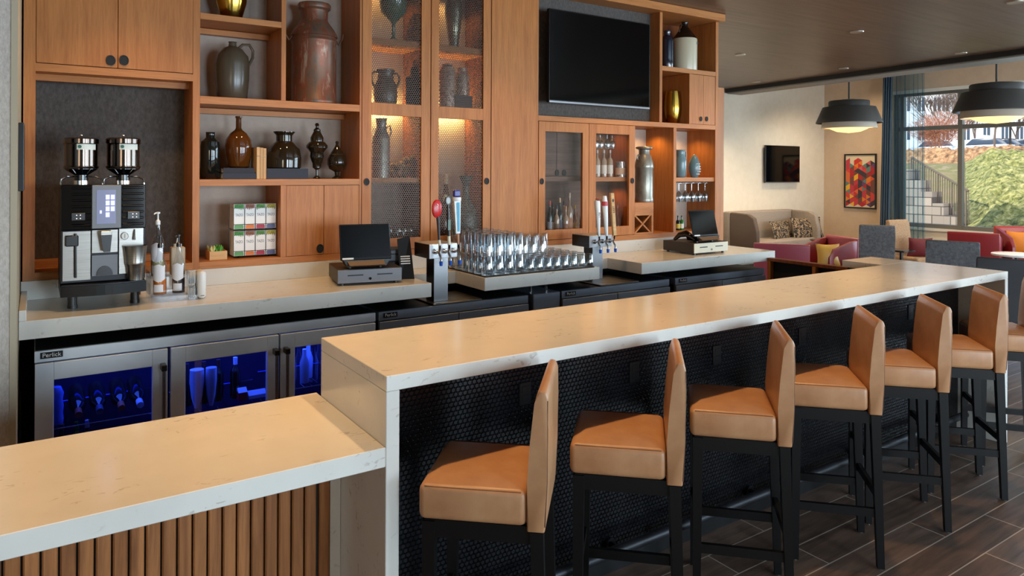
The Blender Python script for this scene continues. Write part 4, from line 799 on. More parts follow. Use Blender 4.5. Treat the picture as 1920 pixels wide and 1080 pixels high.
for (u, vt, ll) in ((152.5, 252, 'l'), (231, 255, 'r')):
    hy = 4.12; x = XY(u, hy); D = depth((x, hy, 1.8)); r = 29*D/FPX; z = lambda v: onY(u, v, hy).z
    hp = MB().lathe([(r*.95, z(316)), (r, z(314)), (r, z(312)), (r*.93, z(311)), (r*.93, z(271)), (r, z(269)), (r, z(261)), (r*.9, z(259)), (.001, z(259))], (x, hy, 0), 36).build('bean_hopper', mat('hopper_steel', (92, 82, 76), .14, 1), cm, True)
    MB().lathe([(r*.4, z(338)), (r*.4, z(328)), (r*.95, z(317)), (r*.95, z(316.2))], (x, hy, 0), 30).build('hopper_neck', BLACKG, hp, True); MB().lathe([(r*.42, z(346)+.001), (r*.42, z(338.5))], (x, hy, 0), 24).build('collar', CHROME, hp, True); MB().sphere((x, hy, z(254)), .007, 10).build('lid_knob', CHROME, hp, True)
    mb = MB(); q = [(x+r*.945*math.sin(a)*1.02, hy-r*.945*math.cos(a)*1.02) for a in [rad(-18+70*i/8) for i in range(9)]]
    for (a, b) in zip(q, q[1:]): mb._new([(a[0], a[1], z(281)), (b[0], b[1], z(281)), (b[0], b[1], z(270.5)), (a[0], a[1], z(270.5))], [(0, 1, 2, 3)])
    mb.build('sticker', mat('pale_green_sticker', (224, 230, 220), .5), hp)
    a = rad(-8); rs = r*.985; MB().lathe([(.008, -.0006), (.008, .0006)], (x+rs*math.sin(a), hy-rs*math.cos(a)-.001, z(275.5)), 16, 'y').xform(Matrix.Identity(4)).build('round_mark', mat('deep_green', (30, 90, 66), .5), hp)
    for s_ in (-1, 1): MB().tube([(x+s_*r*.4, hy-.02, z(331)), (x+s_*r*.8, hy-.04, z(331)), (x+s_*r*1.1, hy-.05, z(336)), (x+s_*r*1.15, hy-.05, z(345.5))], .004, 8).build('wire_rail', CHROME, cm, True)
# steel milk jug on the machine tray
jz = mz(528.5)+.0; x, h, r = spot(254, 461, 39, jz, MY-.015)
t = thing('milk_jug', 'brushed steel ribbed milk jug on the drip tray of the espresso machine', 'jug', (x, MY-.018, jz+.0025)); MB().lathe([(0, 0), (r*.66, 0), (r*.7, h*.3), (r*.74, h*.33), (r*.72, h*.36), (r*.82, h*.45), (r*.86, h*.48), (r*.84, h*.52), (r*.96, h*.9), (r*1.02, h), (r*.96, h*.98), (r*.64, .01), (0, .01)], seg=32).build('body', STEEL, t, True, world=False)
# syrup rack
sr = thing('syrup_rack', 'clear acrylic two-step rack holding the syrup bottles by the espresso machine', 'rack', (.57, 4.05, 1.0145))
mb = MB(); mb.box(.482, .652, 3.955, 3.959, 1.0145, 1.05); mb.box(.482, .652, 3.9595, 4.045, 1.046, 1.05); mb.box(.482, .652, 4.0455, 4.049, 1.0145, 1.13); mb.box(.482, .652, 4.0495, 4.14, 1.126, 1.13); mb.box(.480, .4835, 3.96, 4.14, 1.0505, 1.165); mb.box(.482, .652, 4.1405, 4.144, 1.0145, 1.165); mb.box(.484, .652, 3.953, 3.9545, 1.046, 1.075); mb.build('acrylic_shell', ACRYL, sr)
def syrup(u, w, vt, vb, Y, z0, liq, label, pump, pumpw):
    p = onY(u, vb, Y); x, h, r = spot(u, vt, w, z0, Y); t = thing('syrup_bottle', label, 'bottle', (x, Y, z0), group='syrup bottles')
    D = depth((x, Y, 1)); hb = (vb-vt)*D/FPX
    MB().lathe([(0, 0), (r, 0), (r, hb*.62), (r*.8, hb*.72), (r*.38, hb*.85), (r*.36, hb*1.0)], seg=24).build('bottle_glass', ACRYL, t, True, world=False)
    MB().lathe([(0, .002), (r*.93, .002), (r*.93, hb*.32), (0, hb*.32)], seg=20).build('syrup', liq, t, True, world=False)
    lb = MB(); n = 10; f = lambda a, z: ((r+.001)*math.sin(a), -(r+.001)*math.cos(a), z)
    for i in range(n):
        a0, a1 = rad(-75+110*i/n), rad(-75+110*(i+1)/n); k0, k1 = abs(i-n/2)/(n/2), abs(i+1-n/2)/(n/2)
        lb._new([f(a0, hb*(.27+.06*k0)), f(a1, hb*(.27+.06*k1)), f(a1, hb*(.66-.06*k1)), f(a0, hb*(.66-.06*k0))], [(0, 1, 2, 3)])
    for i in range(n):
        a0, a1 = rad(-60+80*i/n), rad(-60+80*(i+1)/n); lb._new([f(a0, hb*.06), f(a1, hb*.06), f(a1, hb*.22), f(a0, hb*.22)], [(0, 1, 2, 3)])
    lb.build('paper_label', mat('syrup_label', (232, 232, 236), .6), t, world=False)
    mb = MB(); q = hb; P = pumpw; mb.lathe([(P, q), (P, q+P*1.5), (P*.4, q+P*2.2), (P*.35, q+P*4.6), (P*.9, q+P*4.8), (P*.9, q+P*5.4), (0, q+P*5.6)], seg=16); mb.tube([(0, 0, q+P*5.1), (-P*1.2, -P*.8, q+P*5.0), (-P*1.6, -P, q+P*4.5)], P*.3, 6); mb.build('pump', pump, t, True, world=False)
syrup(300, 24, 466, 553, 4.00, 1.0505, mat('caramel_syrup', (214, 116, 34), .2), 'syrup bottle with orange syrup and a black pump, front left of the rack', BLACKP, .0115)
syrup(335, 23, 463, 549, 4.00, 1.0505, mat('dark_syrup', (34, 22, 34), .2), 'syrup bottle with dark purple syrup and a black pump, front right of the rack', BLACKP, .0115)
syrup(296, 24, 424, 520, 4.10, 1.1305, mat('pale_syrup', (206, 190, 120), .2), 'syrup bottle with a tall white pump, rear left of the rack', WHITEP, .012)
x, h, r = spot(333, 424, 29, 1.1305, 4.10); t = thing('squeeze_bottle', 'square beige squeeze bottle with a white nozzle, rear right of the rack', 'bottle', (x, 4.10, 1.1305)); D = depth((x, 4.1, 1)); hb = (494-442)*D/FPX
MB().box(-r*.85, r*.85, -.025, .025, 0, hb, .006, 2).build('bottle_body', mat('tan_sauce_plastic', (176, 152, 120), .35), t, world=False); MB().lathe([(r*.5, hb), (r*.5, hb+.014), (r*.2, hb+.016), (r*.06, hb+.045), (0, hb+.045)], seg=16).build('nozzle', WHITEP, t, True, world=False)
# lids holder
lh = thing('lid_holder', 'clear acrylic holder filled with stacked white cup lids', 'lid holder', (.74, 4.0, 1.0145)); mb = MB(); mb.box(.656, .698, 3.945, 3.948, 1.0145, 1.16); mb.box(.656, .658, 3.9485, 4.05, 1.0145, 1.16); mb.box(.6585, .698, 4.048, 4.05, 1.0145, 1.16); mb.box(.6585, .698, 3.9485, 4.0475, 1.0145, 1.0165); mb.build('acrylic_shell', ACRYL, lh)
for k in range(10):
    t = MB().lathe([(.0, .002), (.026, .002), (.028, 0), (.034, 0), (.034, .002), (.029, .004), (.026, .006), (0, .006)], (0, 0, 0), 22, 'x').build('cup_lid', WHITEP, None, True)
    tag(t, 'white plastic cup lid in the clear holder beside the syrup rack', 'cup lid', 'stacked cup lids'); t.location = (.661+(k % 5)*.0068, 3.99, 1.052+.071*(k//5)); t.rotation_euler = (0, 0, rad(-12))
sl = thing('sleeve_dispenser', 'rounded white dispenser standing just right of the cup lids', 'dispenser', (.72, 3.98, 1.0145)); MB().box(.700, .742, 3.952, 4.06, 1.0148, 1.158, .019, 4).build('case', WHITEP, sl, True); MB().box(.712, .730, 3.949, 3.9518, 1.03, 1.034).build('slot', GREYP, sl)
# card sign on the wing wall seen edge-on
a, b = onX(46, 235, -.055), onX(46, 356, -.055); fr = thing('picture_frame', 'narrow black frame seen edge-on, hanging on the beige wing wall', 'picture', (-.055, 3.85, 1.9))
MB().box(-.0598, -.040, 3.66, 3.97, onY(46, 357, 3.8).z, onY(46, 233, 3.8).z, .002).build('frame', BLACKP, fr); MB().box(-.0399, -.0385, 3.68, 3.95, onY(46, 352, 3.8).z, onY(46, 238, 3.8).z).build('glazing', SCREENB, fr)

# ================================================================ CASH REGISTERS
def register(loc, rz, label, label2, w, dark_front, tilt=17, extras=True, silver=mat('drawer_steel', (112, 112, 116), .4, .6)):
    x, y = loc; z = 1.0145; dr = thing('cash_drawer', label2, 'cash drawer', (x, y, z), rz); hw = w/2; D2 = .34
    for sx in (-1, 1):
        for sy in (.03, D2-.03): MB().lathe([(.012, 0), (.012, .0115)], (sx*(hw-.03), sy, 0), 12).build('foot', BLACKP, dr, world=False)
    MB().box(-hw, hw, .006, D2, .012, .093, .002).build('case', mat('drawer_brown', (48, 44, 42), .45), dr, world=False)
    f = MB().box(-hw, hw, 0, .0055, .014, .090, .001).build('drawer_front', silver, dr, world=False); mb = MB()
    for s in (-1, 1): mb.box(s*hw*.46-.045, s*hw*.46+.045, -.002, -.0002, .055, .062)
    mb.build('slot', BLACKP, f, world=False); MB().lathe([(.008, -.004), (.008, -.0003)], (0, 0, .036), 16, 'y').build('lock', CHROME, f, True, world=False)
    T = thing('point_of_sale_terminal', label, 'cash register', (x, y, z+.0935), rz)
    s = MB().box(-.165, .135, .0, .013, 0, .215, .004); s.xform(Matrix.Translation((0, .04, .048)) @ Matrix.Rotation(rad(-tilt), 4, 'X')); scr = s.build('monitor', BLACKP, T, world=False)
    s = MB().box(-.158, .128, -.0012, -.0002, .012, .208); s.xform(Matrix.Translation((0, .04, .048)) @ Matrix.Rotation(rad(-tilt), 4, 'X')); s.build('screen', SCREENB, scr, world=False)
    s = MB().box(-.155, -.09, -.0022, -.0013, .004, .014); s.xform(Matrix.Translation((0, .04, .048)) @ Matrix.Rotation(rad(-tilt), 4, 'X')); s.build('sticker', PAPERW, scr, world=False)
    mb = MB(); mb.prism([(-.13, .012), (.10, .012), (.12, .05), (-.15, .05)], .02, .14, 'xz'); mb.xform(Matrix.Identity(4)); mb.build('stand', BLACKP, T, world=False)
    mb = MB(); mb.hexa([(-.13, .03, .010), (.09, .03, .010), (.09, .16, .010), (-.13, .16, .010), (-.12, -.015, .022), (.085, -.015, .022), (.085, .02, .045), (-.13, .02, .045)]); mb.build('stand_foot', mat('bronze_plastic', (120, 96, 74), .35), T, world=False)
    for sx in (-.11, .07): MB().lathe([(.012, 0), (.012, .0098)], (sx, .06, 0), 12).build('rubber_foot', BLACKP, T, world=False)
    return dr, T
register((1.633, 3.93), rad(-11), 'flat black touch-screen till standing on the steel-fronted cash drawer, left counter', 'cash drawer with a brushed steel front on the left counter', .375, False)
pr = thing('receipt_printer', 'dark blue-grey receipt printer behind the left till', 'printer', (1.895, 4.17, 1.109), rad(-11)); MB().box(-.07, .05, -.07, .07, .0, .085, .012, 2).build('case', mat('slate_plastic', (52, 60, 74), .4), pr, world=False); MB().box(-.055, .035, -.072, -.0705, .05, .054).build('paper_slot', BLACKG, pr, world=False)
MB().box(-.065, .045, -.06, .06, -.094, -.0005).build('base', BLACKP, pr, world=False)
kp = thing('card_terminal', 'tall black card stand with white strips, right of the left till', 'card reader', (1.925, 4.04, 1.0145), rad(-11))
mb = MB(); mb.hexa([(-.05, -.03, 0), (.03, -.05, 0), (.05, .06, 0), (-.03, .08, 0), (-.06, .035, .24), (.02, .03, .255), (.025, .05, .255), (-.055, .055, .24)]); mb.build('stand', BLACKP, kp, world=False)
for k in range(4): z = .09+k*.014; MB().box(-.047, .012, -.018+k*.004, -.012+k*.004, z, z+.007).build('white_strip', PAPERW, kp, world=False)
register((4.575, 3.92), 0, 'second black touch-screen till, on the right counter before the lounge', 'cash drawer with a pale cream front on the right counter', .405, True, 14, silver=mat('cream_front', (222, 214, 190), .4))
sc = thing('barcode_scanner', 'curved black hand scanner lying left of the second till', 'scanner', (4.40, 4.05, 1.1085)); MB().tube([(-.01, .10, .012), (.0, .05, .055), (.02, 0, .068), (.03, -.05, .045), (.035, -.085, .018)], .02, 12, radii=[.012, .022, .028, .02, .014]).build('shell', BLACKG, sc, True, world=False)
hs = thing('telephone_handset', 'small black handset lying right of the second till', 'handset', (4.74, 4.05, 1.1085)); MB().tube([(-.05, 0, .02), (-.02, 0, .024), (.03, 0, .022), (.06, 0, .02)], .016, 12, radii=[.018, .014, .014, .019]).build('shell', BLACKP, hs, True, world=False)

# ================================================================ BEER TAPS
def tower(xl, xr, cl, cr, zt, zbt, yh, tray, label, grp, handles):
    """box-headed tap tower; xl..xr head width, cl..cr column width"""
    yc = yh+.055; t = thing('beer_tap_tower', label, 'beer tap', ((cl+cr)/2, yc, .887), group=None)
    MB().box(xl, xr, yh, yh+.20, zbt, zt, .002).build('head', mat('tower_steel', (176, 178, 182), .3, .5), t); MB().box(xl-.0015, xl-.0002, yh+.002, yh+.198, zbt+.002, zt-.002).build('side_plate', BLACKP, t)
    MB().box(cl, cr, yc, yc+.10, .887, zbt-.0003, .001).build('column', mat('tower_steel'), t); MB().box(cl-.0015, cl-.0002, yc+.001, yc+.099, .887, zbt-.001).build('side_plate', BLACKP, t)
    n = len(handles)
    for k, fn in enumerate(handles):
        x = xl+(xr-xl)*(k+.5)/n+.008; zc = (zt+zbt)/2
        mb = MB(); mb.lathe([(.016, yh-.012), (.016, yh-.0004)], (x, 0, zc), 16, 'y'); mb.tube([(x, yh-.008, zc), (x, yh-.045, zc+.004), (x, yh-.055, zc+.02), (x, yh-.055, zt-.0)], .008, 10); mb.tube([(x, yh-.04, zc), (x+.004, yh-.062, zc-.03), (x+.004, yh-.066, zbt-.01)], .007, 10)
        f = mb.build('faucet', CHROME, t, True); MB().lathe([(.009, -.028), (.011, -.004), (.008, 0)], (x+.004, yh-.066, zbt-.008), 12).build('spout_cap', BLUEP, f, True)
        fn(t, x, yh-.055, zt)
    tr = MB().box(tray[0], tray[1], tray[2], tray[3], .8748, .8765+.010, .003).build('drip_tray', STEEL, None, origin=((tray[0]+tray[1])/2, tray[2], .8748)); tag(tr, 'flat steel drip tray under the %s tap tower' % ('left' if xl < 2.5 else 'right'), 'drip tray')
    return t
def red_paddle(t, x, y, z):
    h = MB().tube([(x, y, z), (x-.004, y, z+.03)], .008, 8).build('tap_handle', mat('cream_ferrule', (226, 216, 190), .4), t, True); MB().tube([(x-.004, y, z+.031), (x-.014, y, z+.17)], .009, 8, radii=[.007, .010]).build('stick', mat('dark_stick', (40, 30, 32), .4), h, True)
    p = (x-.02, 0, z+.215); MB().lathe([(.026, y-.008), (.031, y-.004), (.031, y+.006), (.026, y+.01)], p, 28, 'y', 1.75).build('paddle', REDP, h, True)
    MB().tube([(p[0]-.006, y-.0085, p[2]+.03), (p[0]+.006, y-.0085, p[2]+.022), (p[0]-.004, y-.0085, p[2]+.012), (p[0]+.002, y-.0085, p[2]+.004)], .0028, 6).build('white_mark', PAPERW, h, True)
def black_badge(t, x, y, z):
    h = MB().tube([(x, y, z), (x-.002, y, z+.05)], .010, 8).build('tap_handle', mat('cream_ferrule'), t, True); MB().tube([(x-.002, y, z+.051), (x-.006, y, z+.10), (x-.008, y, z+.18), (x-.010, y, z+.24)], .010, 8, radii=[.010, .009, .010, .006]).build('stick', BLACKP, h, True)
    MB().box(x-.016, x+.004, y-.014, y-.0105, z+.085, z+.15, .002).build('green_plate', mat('mottled_green', (86, 116, 100), .4), h)
    MB().lathe([(.018, y-.008), (.018, y+.006)], (x-.011, 0, z+.262), 20, 'y', 1.4).build('badge', BLACKP, h, True); MB().lathe([(.013, y-.0095), (.013, y-.0082)], (x-.011, 0, z+.262), 20, 'y', 1.4).build('badge_ring', mat('badge_grey', (190, 196, 190), .4), h, True)
def blue_white(t, x, y, z):
    h = MB().tube([(x, y, z), (x-.004, y, z+.06)], .008, 8, radii=[.006, .010]).build('tap_handle', mat('copper_wood', (190, 130, 96), .4), t, True)
    MB().hexa([(x-.020, y-.008, z+.062), (x+.010, y-.008, z+.062), (x+.010, y+.008, z+.062), (x-.020, y+.008, z+.062), (x-.036, y-.012, z+.26), (x+.010, y-.012, z+.26), (x+.010, y+.012, z+.26), (x-.036, y+.012, z+.26)], .002).build('paddle', WHITEP, h)
    MB().hexa([(x-.011, y-.0105, z+.075), (x+.003, y-.0105, z+.075), (x+.003, y-.0095, z+.075), (x-.011, y-.0095, z+.075), (x-.020, y-.0142, z+.25), (x+.000, y-.0142, z+.25), (x+.000, y-.0122, z+.25), (x-.020, y-.0122, z+.25)]).build('blue_stripe', mat('cyan_print', (50, 160, 196), .4), h)
    MB().box(x-.036, x+.008, y-.014, y+.012, z+.282, z+.325, .008, 3).build('navy_cap', mat('navy_print', (40, 44, 130), .3), h); MB().lathe([(.026, z+.258), (.028, z+.268), (.026, z+.281)], (x-.013, y, 0), 18).build('white_collar', WHITEP, h, True)
def white_lite(t, x, y, z):
    h = MB().tube([(x, y, z), (x-.006, y, z+.03), (x-.012, y, z+.15), (x-.02, y, z+.24), (x-.022, y, z+.262)], .02, 14, radii=[.008, .012, .018, .023, .018]).build('tap_handle', WHITEP, t, True)
    MB().lathe([(.016, -.001), (.012, .002)], (0, 0, 0), 18).xform(Matrix.Translation((x-.022, y-.008, z+.266)) @ Matrix.Rotation(rad(35), 4, 'X')).build('red_cap', mat('dark_red_print', (120, 30, 26), .4), h, True)
    text('LITE', .020, (x-.012, y-.0215, z+.155), BLACKP, h, rot=(PI/2, rad(-90), 0))
def white_band(t, x, y, z):
    h = MB().tube([(x, y, z), (x-.004, y, z+.03), (x-.010, y, z+.13), (x-.02, y, z+.24), (x-.022, y, z+.29)], .02, 14, radii=[.009, .013, .017, .021, .014]).build('tap_handle', WHITEP, t, True)
    MB().lathe([(.0225, 0), (.0228, .032)], (x-.020, y, z+.218), 18, cap=False).build('red_band', mat('red_print', (190, 60, 64), .4), h, True)
def wooden(t, x, y, z):
    h = MB().hexa([(x-.012, y-.010, z), (x+.018, y-.010, z), (x+.018, y+.010, z), (x-.012, y+.010, z), (x-.042, y-.010, z+.31), (x-.010, y-.010, z+.31), (x-.010, y+.010, z+.31), (x-.042, y+.010, z+.31)], .002).build('tap_handle', PALEWOOD, t)
    MB().lathe([(.009, -.001), (.009, .0)], (x-.021, y-.0105, z+.255), 14, 'y', 1.4).build('burnt_mark', mat('burnt_brown', (70, 44, 26), .6), h); text('EAST', .024, (x-.014, y-.0115, z+.19), mat('burnt_brown'), h, rot=(PI/2, rad(-95), 0))
ty = 3.80; hx0, hx1 = XY(806, ty), XY(858, ty); z1, z0 = onY(830, 457, ty).z, onY(830, 484, ty).z
tower(hx0, hx1, XY(815, ty+.055), XY(841, ty+.055), z1, z0, ty, (1.98, 2.32, 3.80, 4.14), 'left beer tap tower with red, black and blue-white handles, beside the stacked pints', None, [red_paddle, black_badge, blue_white])
ty = 3.975; hx0, hx1 = XY(1106, ty), XY(1148, ty); z1, z0 = onY(1128, 441, ty).z, onY(1128, 463, ty).z
tower(hx0, hx1, XY(1112, ty+.055), XY(1131, ty+.055), z1, z0, ty, (3.29, 3.66, 3.80, 4.15), 'right beer tap tower with two white handles and a wooden one', None, [white_lite, white_band, wooden])
# the tap handles reach far above the tower: keep them attached

# ================================================================ GLASSWARE ON THE MAT
mat_o = MB().box(2.345, 3.235, 3.80, 4.34, 1.0145, 1.0215, .002).build('bar_mat', mat('black_rubber', (18, 18, 20), .6), None, origin=(2.8, 4.0, 1.0145)); tag(mat_o, 'black rubber bar mat under the washed glasses', 'bar mat')
PINT = [(0, .004), (.036, .004), (.036, 0), (.038, 0), (.031, .135), (.029, .142), (0, .142)]   # inverted pint: rim down
def mk(name, prof, seg=20):
    me = MB().lathe(prof, seg=seg).build(name, CLEAR, None, True); return me
pint = mk('pint_glass', [(.0375, 0), (.0385, .001), (.0375, .03), (.030, .138), (.027, .143), (0, .143)])
tag(pint, 'upturned pint glass in the stacked block beside the left taps', 'glass', 'upturned pint glasses stacked by the taps')
first = True; n = 0
def place(src, x, y, z):
    global n
    c = src.copy(); C.objects.link(c); c.location = (x+random.uniform(-.002, .002), y+random.uniform(-.002, .002), z); return c
for i in range(4):
    for j in range(6):
        x, y = 2.385+i*.079, 3.845+j*.085
        if first: pint.location = (x, y, 1.022); first = False
        else: place(pint, x, y, 1.022)
        c = place(pint, x, y, 1.022+.118)
rock = mk('tumbler_glass', [(.0335, 0), (.035, .001), (.0345, .02), (.030, .078), (.026, .085), (0, .085)]); rock['label'] = 'upturned low tumbler in the rows on the black mat'; rock['category'] = 'glass'; rock['group'] = 'upturned tumblers on the mat'
first = True
for i in range(8):
    for j in range(6):
        x, y = 2.705+i*.0725, 3.84+j*.087
        if first: rock.location = (x, y, 1.022); first = False
        else: place(rock, x, y, 1.022)
hb = mk('highball_glass', [(.031, 0), (.032, .001), (.031, .02), (.026, .108), (.023, .114), (0, .114)]); hb['label'] = 'upturned highball glass resting on the rear tumblers'; hb['category'] = 'glass'; hb['group'] = 'highball glasses on the rear rows'
first = True
for i in range(7):
    for j in (3, 4, 5):
        x, y = 2.70+i*.075, 3.85+j*.087
        if i > 4 and j < 5: continue
        if first: hb.location = (x, y, 1.1075); first = False
        else: place(hb, x, y, 1.1075)
# ================================================================ BAR STOOLS
def make_stool():
    t = thing('bar_stool', '', 'bar stool', (0, 0, 0), group='tan leather bar stools along the bar')
    W2 = .178
    mb = MB(); mb.box(-W2, W2, -.131, .188, .664, .768, .020, 4)
    tf = [f for f in mb.bm.faces if f.normal.z > .99 or (abs(f.calc_center_median().z-.768) < 1e-4)]
    r_ = bmesh.ops.inset_region(mb.bm, faces=tf, thickness=.035, depth=.0); bmesh.ops.translate(mb.bm, vec=(0, 0, .010), verts=list({v for f in tf for v in f.verts})); s = mb.build('seat', LEA, t, True, world=False)
    MB().tube([(-W2+.006, .17, .763), (-W2-.0, .14, .7645), (-W2-.0, -.115, .7645)], .0016, 6).build('seam', SEAM, s, True, world=False)
    MB().tube([(W2, .17, .7645), (W2, -.115, .7645)], .0016, 6).build('seam', SEAM, s, True, world=False)
    mb = MB(); mb.prism([(-.1315, .652), (-.1315, .79), (-.139, .90), (-.152, 1.02), (-.160, 1.050), (-.168, 1.058), (-.184, 1.054), (-.192, 1.035), (-.193, .95), (-.190, .80), (-.183, .652)], -W2, W2, 'yz', .012, 3); b = mb.build('backrest', LEA, t, True, world=False)
    for sx in (-1, 1): MB().tube([(sx*(W2-.001), -.184, .67), (sx*(W2-.001), -.190, .80), (sx*(W2-.001), -.1905, 1.03)], .0014, 6).build('seam', SEAM, b, True, world=False)
    mb = MB(); mb.box(-.165, .165, .150, .172, .612, .663); mb.box(-.165, .165, -.172, -.150, .612, .651); mb.box(-.165, -.143, -.150, .150, .612, .663); mb.box(.143, .165, -.150, .150, .612, .663); mb.build('apron', BLACKW, t, world=False)
    for sx in (-1, 1):
        MB().frust((sx*.156, .160, 0), .0135, (sx*.154, .158, .66), .019).build('leg', BLACKW, t, world=False)
        MB().hexa([(sx*.158-.014, -.197, 0), (sx*.158+.014, -.197, 0), (sx*.158+.014, -.169, 0), (sx*.158-.014, -.169, 0), (sx*.154-.019, -.178, .65), (sx*.154+.019, -.178, .65), (sx*.154+.019, -.140, .65), (sx*.154-.019, -.140, .65)]).build('leg', BLACKW, t, world=False)
        MB().box(sx*.156-.009, sx*.156+.009, -.165, .150, .215, .250).build('stretcher', BLACKW, t, world=False)
        for yy in (.160, -.183): MB().lathe([(.009, -.0), (.009, .004)], (sx*.157, yy, -.0035), 10).build('glide', STEEL, t, world=False)
    MB().box(-.146, .146, .152, .168, .30, .335).build('stretcher', BLACKW, t, world=False); MB().box(-.146, .146, -.178, -.162, .29, .325).build('stretcher', BLACKW, t, world=False)
    return t
st = make_stool()
spots = [(1.19, 1.885, 48, 'tan leather bar stool nearest the viewer, at the near end of the bar'), (1.755, 1.88, 46, 'second tan leather bar stool from the near end of the bar'), (2.355, 1.885, 44, 'third tan leather bar stool from the near end of the bar'),
         (2.985, 1.89, 44, 'fourth tan leather bar stool, the middle one of the seven'), (3.555, 1.885, 44, 'fifth tan leather bar stool from the near end, third from the far end'), (4.15, 1.885, 43, 'sixth tan leather bar stool, next to last before the far end'),
         (4.76, 1.885, 40, 'seventh tan leather bar stool, cut by the right picture edge')]
for i, (x, y, a, lb) in enumerate(spots):
    o = st if i == 0 else copy_tree(st); o.location = (x, y, .0035); o.rotation_euler = (0, 0, rad(a)); o['label'] = lb

# ================================================================ PENDANTS AND DOWNLIGHTS
def pendant(u, v, D, label):
    x = Vector((0, 0, CAMH)) + ray(u, v)*D; r = 57.5*11.1/FPX
    t = thing('pendant_lamp', label, 'pendant lamp', (x.x, x.y, x.z), group=None); k = 11.1/FPX; zz = lambda q: (243-q)*k     # heights off the 243 row
    SHD = mat('lamp_charcoal', (52, 49, 46), .55); IN = mat('lamp_inner_white', (220, 200, 170), .6)
    MB().lathe([(r*.20, zz(186)), (r*.34, zz(188)), (r*.60, zz(189)), (r*.62, zz(191)), (r*.62, zz(200))], seg=40).build('top_tier', SHD, t, True, world=False)
    MB().lathe([(r*.61, zz(200)+.001), (r*.80, zz(201)), (r*1.0, zz(229)), (r*1.0, zz(231)), (r*.97, zz(231)), (r*.78, zz(204)), (r*.5, zz(203))], seg=48, cap=False).build('shade', SHD, t, True, world=False)
    MB().lathe([(r*.78, zz(222)), (r*.84, zz(238)), (r*.84, zz(241)), (r*.81, zz(241)), (r*.75, zz(222))], seg=48, cap=False).build('inner_ring', mat('lamp_grey_band', (190, 176, 158), .6), t, True, world=False)
    MB().lathe([(r*.795, zz(239)), (r*.60, zz(239.5)), (r*.55, zz(242)), (r*.35, zz(247)), (0, zz(249.5))], seg=40).build('diffuser', mat('lamp_glow', (255, 214, 150), .5, emit=(255, 206, 130), estr=1.5), t, True, world=False)
    MB().tube([(0, 0, zz(186)), (0, 0, 3.745-x.z)], .012, 8).build('rod', SHD, t, True, world=False); MB().lathe([(.05, 3.72-x.z), (.05, 3.749-x.z)], seg=20).build('ceiling_rose', SHD, t, True, world=False)
    light('pendant_bulb', 'SPOT', (x.x, x.y, x.z-.06), 95, (1, .66, .34), spot_size=rad(150), spot_blend=.5, shadow_soft_size=.12)
pendant(1591.5, 243, 11.15, 'tiered black pendant lamp with a glowing underside, the left one')
pendant(1868, 224, 9.05, 'tiered black pendant lamp with a glowing underside, in front of the window')
DL = [(1388, 102, 'left of the others near the oak cornice'), (1607, 59, 'in the middle of the dark ceiling'), (1802, 99, 'right, close to the black beam'), (1582, 128, 'just before the black beam above the left pendant'), (1905, 3, 'at the top right picture corner'), (1418, 153, 'farthest, beside the beam end at the cream wall')]
for u, v_, ll in DL:
    p = onZ(u, v_, CZ); t = thing('downlight', 'small round recessed ceiling downlight, '+ll, 'downlight', (p.x, p.y, CZ-.001), group='recessed downlights'); t['group'] = 'recessed downlights'
    mb = MB(); mb.lathe([(.045, -.008), (.062, -.010), (.066, 0), (.045, 0)], seg=24); mb.build('trim_ring', mat('nickel_trim', (170, 156, 138), .35, .5), t, True, world=False); MB().lathe([(.0445, -.004), (.0445, -.002)], seg=20).build('lens', mat('downlight_lens', (240, 210, 170), .5, emit=(255, 214, 160), estr=1.2), t, True, world=False)
for k, (x, y) in enumerate(((-.35, 2.3), (.75, 2.3), (1.6, 2.3), (2.6, 2.3), (3.6, 2.3), (4.5, 2.3), (1.3, 4.05), (2.75, 4.05), (4.0, 4.05))):
    t = thing('downlight', 'round recessed downlight above the bar', 'downlight', (x, y, CZ-.001), group='downlights above the bar'); MB().lathe([(.045, -.008), (.062, -.010), (.066, 0), (.045, 0)], seg=24).build('trim_ring', MATS['nickel_trim'], t, True, world=False)

# ================================================================ LOUNGE
art = thing('framed_artwork', 'black-framed picture of red, orange, yellow and grey triangles on the tan wall', 'picture', (13.03, 7.6, 1.5))
a, b = onX(1583, 289, XB-.03), onX(1642.5, 392.5, XB-.03); y1, y0, zt_, zb_ = a.y, b.y, a.z, b.z
mb = MB()
for q in ((y0, y1, zt_-.025, zt_), (y0, y1, zb_, zb_+.025), (y0, y0+.025, zb_+.025, zt_-.025), (y1-.025, y1, zb_+.025, zt_-.025)): mb.box(XB-.035, XB-.006, *q)
mb.build('frame', BLACKP, art); MB().box(XB-.02, XB-.006, y0+.025, y1-.025, zb_+.025, zt_-.025).build('canvas', mat('cream_canvas', (226, 206, 170), .7), art)
cols = [(206, 50, 36), (226, 84, 40), (196, 60, 70), (236, 178, 40), (70, 54, 60), (120, 70, 60), (220, 110, 60), (96, 130, 120), (110, 66, 110), (180, 40, 44), (210, 96, 96), (60, 60, 64), (228, 130, 40), (214, 70, 60)]
cw = (y1-y0-.06)/7; ch = cw*1.2; rng = random.Random(5); ny = int((zt_-zb_-.06)/ch*1.0)
mb = MB(); mb.bm.faces.ensure_lookup_table()
